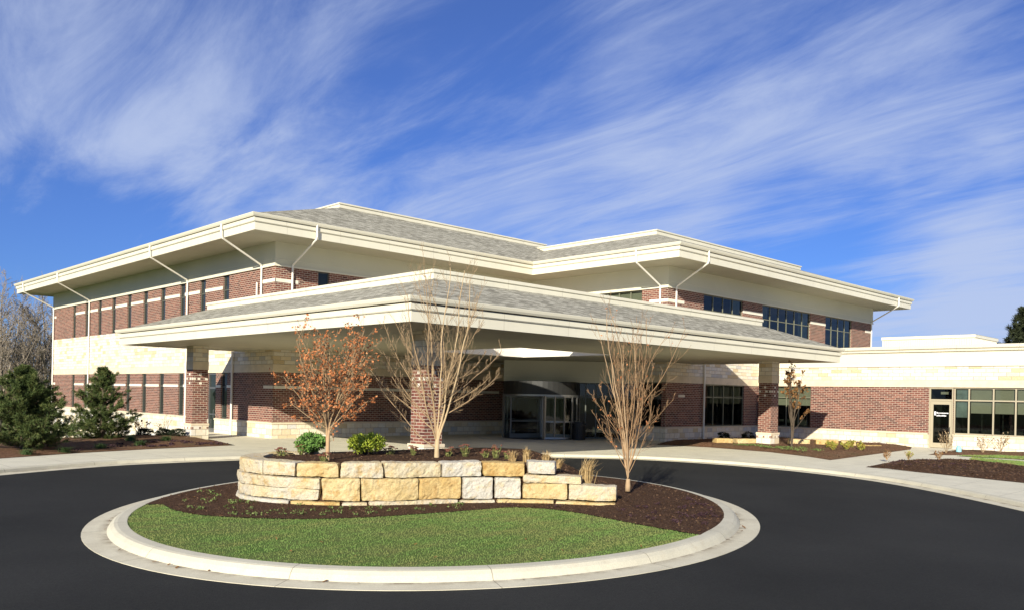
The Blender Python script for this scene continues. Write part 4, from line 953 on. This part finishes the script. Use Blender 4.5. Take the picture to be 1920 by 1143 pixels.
def tree(name, label, cat, X, Y, z, stems, kids, bark_, seed, leaf=None, nleaf=0, lsize=.07, lspread=.05, group=None, r0=.035, twig=None, trunk_h=.0, trunk_r=.07, wob=.06, upw=.16, sides=6, seg=.12):
    """stems: list of (azimuth deg in the viewer's frame: 0 right, 90 away, 180 left; tilt from vertical; length; radius factor; start height)"""
    rg = random.Random(seed); x, y = W(X, Y); root = thing(name, label, cat, (x, y, z), group); base = Vector((x, y, z)); tips = []
    mt = MB(); mc = MB()
    if trunk_h > 0: mt.tube([base+Vector((0, 0, -.15)), base, base+Vector((.0, .0, trunk_h*.5)), base+Vector((.01, 0, trunk_h))], [trunk_r*1.25, trunk_r*1.15, trunk_r, trunk_r*.92], 10)
    for az, tl_, ln, rf, zs in stems:
        dx, dy = math.cos(R(az))*math.sin(R(tl_)), math.sin(R(az))*math.sin(R(tl_)); wx_, wy_ = dx*SU+dy*CU, -dx*CU+dy*SU
        d = Vector((wx_, wy_, math.cos(R(tl_)))); p = base+Vector((wx_*trunk_r*.6, wy_*trunk_r*.6, zs))
        big_ = rf >= .8
        limb(mc if not big_ else mt, tips, p, d, ln, r0*rf, r0*rf*.22+.002, rg, wob, upw, seg, sides, kids, 0, 0., mc, 5. if seg > .3 else (2. if Y > 35 else 1.))
    o = mt.build('trunk', bark_, root, smooth=True)
    if mc.f: mc.build('branches', twig or bark_, root, smooth=True)
    if leaf:
        lo = fast_tris('crown', leaves(tips, nleaf, lsize, rg, lspread)-np.array([x, y, z]), leaf); lo.parent = root
    return root, tips
# three young trees on the island
rg0 = random.Random(3)
st = [(rg0.uniform(0, 360), rg0.uniform(6, 30), rg0.uniform(1.6, 2.3), rg0.uniform(.45, .8), rg0.uniform(.5, .95)) for _ in range(15)]+[(170, 58, 1.05, .45, .75), (8, 60, 1.1, .45, .72), (60, 50, 1.3, .5, .8), (250, 55, 1.1, .45, .8), (200, 48, 1.5, .5, .8), (340, 46, 1.5, .5, .75)]
tree('young_tree', 'young tree with rust orange leaves behind the curved left end of the stone wall', 'tree', -4.2, 19.1, 1.0, [(100, 3, 1.5, 1.0, .0), (185, 10, 2.2, .8, .25)]+st, [(9, .2, 40, .36, .25), (5, .25, 42, .5, .7)], 'bark_orange', 21, 'rust_leaf', 3300, .055, .075, r0=.028, twig='twig_brown', trunk_h=.9, trunk_r=.045, wob=.07, upw=.10)
st = []
for az, tl_, ln in ((175, 9, 4.2), (60, 2, 4.4), (300, 5, 4.3), (10, 7, 4.25), (345, 11, 4.1), (25, 14, 3.9), (200, 11, 3.8), (120, 8, 4.0), (355, 4, 4.3)): st.append((az, tl_, ln, rg0.uniform(.75, 1.0), rg0.uniform(.3, .6)))
st += [(176, 57, 2.5, .6, .7), (186, 66, 2.0, .5, .9), (182, 48, 2.6, .55, 1.2), (183, 60, 2.3, .6, .30), (178, 52, 2.2, .5, .95), (200, 46, 2.0, .5, 1.1), (5, 74, 1.5, .5, 1.25), (355, 64, 1.9, .55, 1.0), (15, 54, 2.2, .5, 1.3), (350, 48, 2.3, .5, 1.5), (300, 56, 1.7, .45, 1.2), (80, 50, 2.0, .45, 1.3), (0, 80, 1.25, .42, 1.1), (170, 44, 2.2, .5, 1.6), (8, 42, 2.3, .5, 1.8), (182, 68, 1.3, .42, 1.45), (350, 66, 1.5, .42, 1.7), (190, 55, 1.6, .42, 1.8)]
tree('young_tree', 'tall bare multi-stemmed tree in front of the middle brick canopy column', 'tree', -1.83, 20.6, .98, st, [(12, .2, 38, .20, .2), (6, .2, 44, .5, .7)], 'bark_tan', 33, r0=.030, trunk_h=.5, trunk_r=.06, wob=.085, upw=.38, twig='twig_brown')
st = []
for _ in range(15): st.append((rg0.uniform(0, 360), rg0.uniform(3, 16), rg0.uniform(3.1, 4.25), rg0.uniform(.6, 1.0), rg0.uniform(.12, .45)))
st += [(180, 34, 2.3, .5, .35), (5, 30, 2.4, .5, .3), (185, 46, 1.5, .4, .6), (0, 22, 2.8, .55, .4), (170, 22, 2.7, .55, .45), (350, 40, 1.7, .4, .9), (175, 42, 1.6, .4, 1.0), (10, 30, 2.0, .4, 1.2)]
tree('young_tree', 'slim bare reddish multi-stemmed tree at the right end of the stone wall', 'tree', 2.97, 21.0, .40, st, [(10, .18, 34, .20, .22), (4, .2, 40, .5, .7)], 'bark_red', 47, 'rust_leaf', 130, .05, .03, r0=.022, trunk_h=.16, trunk_r=.058, wob=.08, upw=.32, twig='twig_red')
# little tree by the right hand canopy column
st = [(rg0.uniform(0, 360), rg0.uniform(4, 16), rg0.uniform(2.0, 2.7), rg0.uniform(.5, .75), rg0.uniform(.6, 1.4)) for _ in range(8)]+[(15, 50, 1.3, .4, .9), (20, 30, 1.9, .4, 1.2)]
tree('young_tree', 'small tree with a few brown leaves beside the right brick canopy column', 'tree', 13.95, 41.4, .2, [(90, 2, 3.4, 1.0, .0)]+st, [(6, .4, 32, .3, .4), (3, .4, 40, .5, .6)], 'bark_dark', 5, 'brown_leaf', 700, .12, .09, r0=.04, trunk_h=1.0, trunk_r=.05)
# bare trees and scrub behind the left end of the building
specs = [(-47, 84, -2.8, 13.5, 'tall bare grey tree at the far left, beside the end of the building'), (-48, 78, -2.8, 13.0, 'bare grey tree at the left edge, its crown partly out of the picture'), (-47, 96, -3.0, 12.5, 'bare tree farther back, behind the tall one at the left edge'), (-60, 102, -3.0, 13.5, 'bare tree rising out of the brown scrub at the left margin'), (-54, 112, -3, 12.5, 'slender bare tree deepest in the scrub at the left'), (-51, 86, -3, 9.5, 'low bare tree in the brown scrub left of the long façade')]
for i, (X, Y, z, h_, lab) in enumerate(specs):
    h_ *= 1.22; rg1 = random.Random(100+i); st = [(rg1.uniform(0, 360), rg1.uniform(10, 40), h_*rg1.uniform(.5, .7), rg1.uniform(.5, .8), h_*rg1.uniform(.12, .35)) for _ in range(10)]+[(90, 2, h_*.7, 1.0, h_*.2)]
    tree('bare_tree', lab, 'tree', X, Y, z, st, [(10, .2, 36, .40, .45), (7, .2, 38, .5, .5), (5, .25, 40, .5, .7)], 'bark_grey', 200+i, group='bare trees behind the left end of the building', r0=.15, trunk_h=h_*.25, trunk_r=.2, wob=.07, upw=.1, seg=.6, sides=5)
rg1 = random.Random(77); sc = MB()
for k in range(900):
    X = rg1.uniform(-95, -42); Y = rg1.uniform(82, 130)
    if X > -.53*Y-1: continue
    x, y = W(X, Y); h_ = rg1.uniform(5.5, 10.5)*(1 if rg1.random() < .7 else .6); tp = []
    limb(sc, tp, (x, y, -3.2), Vector((rg1.uniform(-.3, .3), rg1.uniform(-.3, .3), 1)), h_, .06, .02, rg1, .12, .1, .9, 3, [(7, .15, 40, .45, .6), (2, .3, 40, .5, .7)], twk=6.)
tag(sc.build('scrub_woods', 'scrub'), 'mass of brown leafless scrub and saplings behind the left end of the building', 'woods', kind='stuff')
# conifers
def conifer(name, label, X, Y, z, H, RR, seed, nb=70, group=None, mat='pine', shape=.75, need=.11, dens=26):
    rg = random.Random(seed); x, y = W(X, Y); root = thing(name, label, 'tree', (x, y, z), group); b0 = Vector((x, y, z)); mb = MB()
    mb.tube([b0+Vector((0, 0, -.3)), b0+Vector((0, 0, H*.5)), b0+Vector((.02, .02, H*.97))], [.045*H, .03*H, .006*H], 7); anchor = []
    for k in range(nb):
        f_ = (k+rg.random())/nb; zz_ = H*(.025+.93*f_**1.15); ln = RR*((1-f_)**shape)*rg.uniform(.62, 1.18)+.10*H*.3; a = rg.uniform(0, 2*math.pi)
        rise = -.10+.85*f_; d = Vector((math.cos(a), math.sin(a), rise)).normalized(); p = b0+Vector((0, 0, zz_)); n = 6; pts = [p]
        for i in range(n): d = (d+Vector((0, 0, .07))+rvec(rg)*.09).normalized(); pts.append(pts[-1]+d*ln/n)
        mb.tube(pts, [.012*H*.35*(1-i/n)+.004 for i in range(n+1)], 3)
        for i in range(1, n+1): anchor.append((pts[i], d, ln))
        for q in range(int(3+5*(1-f_))):
            i = rg.randint(1, n); d2 = (d+rvec(rg)*.75+Vector((0, 0, .25))).normalized(); l2 = ln*rg.uniform(.18, .36); e = pts[i]+d2*l2; mb.tube([pts[i], e], [.006, .004], 3); anchor += [(pts[i].lerp(e, .5), d2, ln), (e, d2, ln), (pts[i].lerp(e, .8), d2, ln)]
    mb.build('trunk', 'bark_dark', root)
    co = []
    for p, d, ln in anchor:
        for q in range(dens):
            dr_ = (d*.9+rvec(rg)*.95).normalized(); o_ = p+rvec(rg)*.035-d*rg.uniform(0, .08); l_ = need*rg.uniform(.7, 1.2); sd_ = dr_.cross(rvec(rg)).normalized()*need*.085
            co.append([o_-sd_, o_+sd_, o_+dr_*l_+sd_*.3, o_+dr_*l_-sd_*.3])
    co = np.array([[tuple(v) for v in q] for q in co])-np.array([x, y, z]); lo = fast_tris('crown', co, mat); lo.parent = root; return root
conifer('pine_tree', 'dark green pine at the left edge with its side cut by the picture', -18.25, 31.2, .2, 3.15, 1.8, 8, 150)
conifer('pine_tree', 'dark green pine with a single leader in front of the long slit windowed façade', -18.6, 37.9, .15, 3.4, 1.6, 15, 105, need=.11, dens=24)
conifer('spruce_tree', 'distant dark conifer rising behind the low wing at the right edge', 61.3, 100, 0, 14.6, 4.6, 19, 170, need=.5, dens=9, mat='spruce')
# rounded shrubs, tufts, perennials
def shrub(name, label, cat, X, Y, z, rx, rz, mat, seed, n=2600, ls=.06, group=None, bark_='bark_dark', lift=.25, proto=None):
    rg = random.Random(seed); x, y = W(X, Y); root = thing(name, label, cat, (x, y, z), group); mb = MB(); tips = []; b0 = Vector((x, y, z))
    for k in range(16):
        d = Vector((rg.uniform(-1, 1), rg.uniform(-1, 1), rg.uniform(.5, 1.4))).normalized(); mb.tube([b0+Vector((0, 0, -.05)), b0+Vector((d.x*rx*.45, d.y*rx*.45, rz*.8*lift+d.z*rz*.35)), b0+Vector((d.x*rx*.9, d.y*rx*.9, rz*lift+d.z*rz*.95))], [.022, .013, .005], 4)
    mb.build('stem', bark_, root); co = np.zeros((n, 4, 3)); cl = [(rvec(rg), rg.uniform(.16, .34)) for _ in range(46)]
    for i in range(n):
        if rg.random() < .82:
            c, cr_ = cl[rg.randrange(len(cl))]; q = c*rg.uniform(.72, .95)+rvec(rg)*cr_*rg.random()**.5
        else: q = rvec(rg)*rg.random()**.4
        p = Vector((q.x*rx, q.y*rx, rz*lift+rz*.85+q.z*rz*.85)); p.z = max(.02, p.z)
        a = (rvec(rg)+q*.9+Vector((0, 0, .3))).normalized(); b = a.cross(rvec(rg)).normalized(); s_ = ls*rg.uniform(.6, 1.3); co[i] = [p-a*s_*.5, p+b*s_*.2, p+a*s_*.6, p-b*s_*.2]
    lo = fast_tris('foliage', co, mat); lo.parent = root; return root
shrub('round_shrub', 'dark green rounded shrub growing beside the orange leaved tree', 'shrub', -5.0, 20.75, 1.0, .39, .27, 'shrub_dark', 4, 3600, .075, lift=.35)
shrub('round_shrub', 'yellow green rounded shrub between the orange leaved tree and the middle column', 'shrub', -3.65, 21.1, 1.0, .46, .28, 'shrub_lime', 6, 4200, .075, lift=.3)
def tuft(name, label, cat, X, Y, z, h_, spread, mat, seed, n=160, wd=.008, group=None, lean=(0, 0)):
    rg = random.Random(seed); x, y = W(X, Y); co = []
    for i in range(n):
        a = rg.uniform(0, 6.283); o_ = Vector((rg.gauss(0, spread*.22), rg.gauss(0, spread*.22), 0)); l_ = h_*rg.uniform(.5, 1.1); out_ = spread*rg.uniform(.2, 1.1)
        d = Vector((math.cos(a)*out_+lean[0]*l_, math.sin(a)*out_+lean[1]*l_, l_)); s_ = Vector((-math.sin(a), math.cos(a), 0))*wd; m_ = o_+Vector((d.x*.35, d.y*.35, d.z*.68)); e = o_+Vector((d.x, d.y, d.z*rg.uniform(.75, 1.0)))
        co.append([o_-s_, o_+s_, m_+s_*.8, m_-s_*.8]); co.append([m_-s_*.8, m_+s_*.8, e+s_*.2, e-s_*.2])
    o = fast_tris(name, np.array([[tuple(v) for v in q] for q in co]), mat); o.location = (x, y, z); return tag(o, label, cat, group)
G_ = 'dry ornamental grasses behind the stone wall'
for i, (X, Y, h_, sp__, lab, ln_) in enumerate([(.05, 19.9, .30, .16, 'low straw coloured grass tuft behind the ochre block of the top course', 0), (.38, 19.75, .40, .14, 'straw coloured grass behind the white end block, its left neighbour', 0), (.85, 19.75, .42, .18, 'taller straw coloured grass directly behind the white end block of the wall', 0), (1.12, 19.7, .34, .15, 'straw grass leaning out at the right corner of the white end block', .3), (1.75, 19.3, .62, .28, 'largest straw grass clump, arching over the stepped down end of the wall', .35)]):
    tuft('ornamental_grass', lab, 'grass clump', X, Y, isl_h(X, Y)-.02, h_, sp__, 'straw', 60+i, 170, .007, G_, (SU*ln_*.6, -CU*ln_*.6))
def sedum(label, X, Y, z, seed, h_=.26, n=11, wide=.16):
    rg = random.Random(seed); x, y = W(X, Y); root = thing('sedum', label, 'perennial', (x, y, z), 'dry brown headed perennials on the island'); mb = MB(); hd = MB(); lf = []
    for i in range(n):
        a = rg.uniform(0, 6.28); r_ = wide*rg.uniform(.1, 1); e = Vector((x+math.cos(a)*r_, y+math.sin(a)*r_, z+h_*rg.uniform(.6, 1.05))); b0 = Vector((x+math.cos(a)*r_*.3, y+math.sin(a)*r_*.3, z-.03)); mb.tube([b0, b0.lerp(e, .55)+rvec(rg)*.01, e], [.006, .005, .005], 4)
        for q in range(5): lf.append((b0.lerp(e, rg.uniform(.2, .85)), Vector((0, 0, 1))))
        for q in range(9): c = e+Vector((rg.gauss(0, .022), rg.gauss(0, .022), rg.uniform(-.008, .012))); hd.tube([c-Vector((0, 0, .008)), c+Vector((0, 0, .010))], [.012, .008], 5)
    mb.build('stem', 'sedum_stem', root); hd.build('flower_head', 'sedum_head', root); lo = fast_tris('foliage', leaves(lf, 60, .055, rg, .02)-np.array([x, y, z]), 'sedum_stem'); lo.parent = root
for i, (X, Y, lab, h_) in enumerate([(-5.55, 20.1, 'dry brown headed perennial at the left end of the top bed, nearest the wall end', .2), (-5.2, 20.6, 'dry brown headed perennial just left of the dark green shrub', .26), (-4.15, 18.55, 'dry perennial at the foot of the orange leaved tree', .24), (-3.1, 21.3, 'dry perennial just right of the yellow green shrub', .22), (-2.5, 21.2, 'dry perennial in front of the base of the middle column', .24), (-1.55, 21.0, 'dry perennial close to the right of the tall tree trunk', .24), (-1.15, 21.1, 'taller dry perennial, second to the right of the tall tree trunk', .32), (-.62, 20.9, 'low dry perennial between two taller ones right of the tall tree', .22), (-.38, 20.75, 'tall green stemmed dry perennial behind the white top block', .33), (-.1, 20.6, 'low dry perennial left of the straw grasses', .2)]):
    sedum(lab, X, Y, isl_h(X, Y), 80+i, h_)
# low sprigs on the mulch (ground cover)
def sprigs(name, P, Z, label, mat, seed, r_=.09, n=14, s_=.05):
    rg = random.Random(seed); co = []
    for (x, y), z in zip(P, Z):
        rr = r_*rg.uniform(.5, 1.3)
        for i in range(n):
            p = Vector((x+rg.gauss(0, rr*.5), y+rg.gauss(0, rr*.5), z+rg.uniform(.005, .06))); a = (rvec(rg)+Vector((0, 0, .5))).normalized(); b = a.cross(rvec(rg)).normalized(); k = s_*rg.uniform(.5, 1.2)
            co.append([tuple(p-a*k*.5), tuple(p+b*k*.28), tuple(p+a*k*.5), tuple(p-b*k*.28)])
    return tag(fast_tris(name, np.array(co), mat), label, 'ground cover', kind='stuff')
rg2 = np.random.RandomState(12)
q = scatter_poly([(-7.2, 17.7), (-5.7, 16.0), (-3.9, 15.7), (-2.5, 16.3), (-1.0, 17.2), (-.9, 18.1), (-2.5, 17.5), (-3.6, 17.25), (-4.9, 17.4), (-5.8, 18.0), (-6.5, 19.2), (-7.6, 20.2)], 60, 3)
sprigs('ground_cover', [W(a, b) for a, b in q], [isl_h(a, b)+.012 for a, b in q], 'small green sprigs sprouting in the bark before the curved wall end', 'sprig', 5)
q = scatter_poly([(-1.2, 17.5), (.2, 18.1), (1.5, 17.6), (3.4, 15.4), (4.6, 17.5), (4.6, 20.5), (3.6, 19.5), (2.7, 18.0), (.5, 18.3), (-1.2, 17.9)], 34, 4)
sprigs('ground_cover', [W(a, b) for a, b in q], [isl_h(a, b)+.012 for a, b in q], 'dark purple grey sprigs scattered over the right end of the island bed', 'dark_sprig', 6, .12, 22, .05)
# planting of the left bed
def lz(X, Y):
    b = 9e9
    for i in range(len(LE)-1):
        a, c = LE[i], LE[i+1]; d = c-a; t_ = max(0, min(1, (Vector((X, Y))-a).dot(d)/d.length_squared)); b = min(b, (Vector((X, Y))-a-d*t_).length)
    return lefth(b)
G_ = 'green grass tufts in the left bed'
for i, (X, Y, lab) in enumerate([(-17.2, 29.6, 'green grass tuft below the left hand pine near the picture edge'), (-16.6, 31.0, 'green grass tuft in the bark between the two pines'), (-16.2, 32.9, 'green grass tuft in front of the pine with the single leader'), (-16.9, 37.0, 'green grass tuft to the right of the pine, farther from the path'), (-15.55, 34.9, 'broad green grass tuft right of the pine, nearer the path'), (-15.7, 37.9, 'green grass tuft closest to the left canopy column')]):
    tuft('grass_tuft', lab, 'grass clump', X, Y, lz(X, Y)-.02, .24, .36, 'tuft', 90+i, 240, .009, G_)
G_ = 'dark evergreen balls along the left façade'
for i, (X, Y, lab) in enumerate([(-17.9, 40.6, 'dark clipped evergreen ball farthest from the left canopy column'), (-17.1, 40.9, 'dark clipped evergreen ball between two others beside the left column'), (-16.3, 40.7, 'dark clipped evergreen ball right beside the left canopy column')]):
    shrub('evergreen_ball', lab, 'shrub', X, Y, .2, .42, .24, 'boxwood', 110+i, 1500, .07, G_, lift=.15)
def twiggy(label, X, Y, z, h_, seed, mat='brown_leaf', nl=60, name='deciduous_shrub', group=None, bark_='bark_dark', ls=.06):
    rg = random.Random(seed); x, y = W(X, Y); root = thing(name, label, 'shrub', (x, y, z), group); mb = MB(); tips = []
    for k in range(10): limb(mb, tips, (x, y, z-.05), Vector((rg.uniform(-.6, .6), rg.uniform(-.6, .6), 1)), h_*rg.uniform(.7, 1.1), .011, .004, rg, .1, .1, .1, 4, [(5, .3, 35, .45, .7)])
    mb.build('branches', bark_, root)
    if nl: lo = fast_tris('foliage', leaves(tips, nl, ls, rg, .05)-np.array([x, y, z]), mat); lo.parent = root
twiggy('leafless brown shrub in the left bed, nearer the pine', -18.5, 41.6, .2, 1.0, 131, nl=110, ls=.1); twiggy('leafless brown shrub in the left bed, nearer the canopy column', -18.0, 43.2, .2, .95, 132, nl=40)
q = scatter_poly([(-16.5, 31.2), (-14.9, 34.2), (-12.9, 37.2), (-14.6, 39.3), (-16.4, 36)], 30, 8)
sprigs('ground_cover', [W(a, b) for a, b in q], [lz(a, b) for a, b in q], 'low dark sprigs dotted over the bark of the left bed', 'dark_sprig', 9, .22, 40, .09)
# planting of the right beds
G_ = 'dark evergreen balls in the bed by the right column'
for i, (X, Y, lab) in enumerate([(12.05, 47.3, 'dark evergreen ball farthest from the right column, under the window'), (13.7, 48.2, 'dark evergreen ball behind the flat yellow edging stones'), (14.6, 47.6, 'dark evergreen ball partly hidden by the right canopy column')]):
    shrub('evergreen_ball', lab, 'shrub', X, Y, .28, .36, .28, 'boxwood', 140+i, 1400, .07, G_, lift=.1)
def edging(label, P, mats, seed):
    root = thing('stone_edging', label, 'stone edging', W(*P[0])+(.15,))
    for i, (a, b) in enumerate(zip(P, P[1:])):
        A, B = Vector(a), Vector(b); B = A.lerp(B, (.82, .94, .7, .88)[i % 4]); d = (B-A).normalized(); n = Vector((d.y, -d.x)); ln = (B-A).length
        stone_block(0.02, ln-.02, .12, .55-.07*i+.06*((i*7) % 3), mats[i % len(mats)], .55, 0, .05, .03, root=root, at_=lambda s_, A=A, d=d, n=n: (A+d*s_, n))
edging('low line of flat yellow stones to the left of the right brick column', [(11.0, 44.6), (12.2, 44.9), (13.6, 45.3), (14.3, 45.5)], [BO, BY, BY], 1)
edging('low line of flat yellow stones to the right of the small brown leaved tree', [(15.2, 45.6), (16.6, 45.4), (17.9, 45.2), (19.0, 44.9), (20.0, 44.5)], [BY, BO, BY, BO], 2)
G_ = 'yellowing perennials at the tip of the right bed'
for i, (X, Y, lab) in enumerate([(15.7, 40.4, 'yellow green perennial nearest the path in the bed by the right column'), (16.5, 40.9, 'yellow green perennial with reddish leaves in the middle of the bed tip'), (17.4, 41.4, 'yellowing perennial at the narrow right tip of the column bed'), (16.2, 42.4, 'rust coloured perennial in front of the right line of yellow stones'), (17.6, 43.2, 'faded perennial beside the far end of the yellow stones')]):
    twiggy(lab, X, Y, .25, .42, 150+i, 'autumn_leaf', 170, 'perennial', G_, 'sedum_stem', .10)
q = scatter_poly([(11.4, 42.9), (13.4, 38.6), (15.2, 39.6), (14.4, 41.6), (12.4, 43.8)], 26, 10)
sprigs('ground_cover', [W(a, b) for a, b in q], [.3]*len(q), 'low olive sprigs carpeting the bed in front of the right column', 'sprig', 10, .25, 40, .08)
for i, (X, Y, h_, lab) in enumerate([(21.9, 41.9, .95, 'tan leafless shrub against the wing just right of the glass door'), (24.0, 42.4, .85, 'tan leafless shrub under the wing windows, left of its twin'), (25.2, 42.9, .95, 'tan leafless shrub under the wing windows, nearest the picture edge')]):
    twiggy(lab, X, Y, .2, h_, 160+i, 'twig_tan', 150, 'deciduous_shrub', 'tan shrubs below the wing windows', 'twig_tan', .07)
q = scatter_poly([(14.2, 31.5), (16.4, 28.4), (18.2, 30.8), (17.2, 34.6), (15.2, 33.4)], 14, 11)
sprigs('ground_cover', [W(a, b) for a, b in q], [.3]*len(q), 'sparse brown and green sprigs over the dark bed at the right edge', 'dark_sprig', 12, .2, 24, .06)
for i, (X, Y, lab) in enumerate([(15.9, 35.2, 'low reddish twiggy shrub at the back corner of the right edge bed'), (17.0, 35.6, 'low yellowish twiggy shrub beside the reddish one by the side path'), (18.2, 35.4, 'low brown twiggy shrub farthest along the side path')]):
    twiggy(lab, X, Y, .25, .38, 170+i, 'autumn_leaf' if i == 1 else 'brown_leaf', 110, 'low_shrub', 'low shrubs along the side path', 'bark_red', .06)
MF = thing('marker_post', 'small pale cyan marker standing in the bed right of the glass side door', 'marker', W(22.75, 42.3)+(.15,))
mb = MB(); x, y = W(22.75, 42.3); mb.tube([(x, y, .1), (x, y, .28)], .03, 6); mb.build('stake', 'white_metal', MF)
mb = MB(); mb.cyl((x, y), .13, .22, .44, 10); mb.cyl((x, y), .08, .44, .55, 10); mb.build('cap', 'cyan_paint', MF)

# fallen leaves lying in the gutter and on the island
rgl = random.Random(31); LP_, LZ_ = [], []
for k in range(150):
    t0_ = rgl.uniform(0, 6.28); kk_ = rgl.choice((.30, .36, .9, 1.4, 2.2))*rgl.uniform(.92, 1.1); p = ell(t0_, kk_)
    if p[1] > 24: continue
    LP_.append(W(*p)); LZ_.append(.022 if kk_ < .5 else (isl_h(*p)+.02 if kk_ > .8 else .17))
tag(chips('fallen_leaves', np.array(LP_), np.array(LZ_), .018, .035, 'brown_leaf'), 'a few brown fallen leaves scattered in the island gutter and turf', 'fallen leaves', kind='stuff')
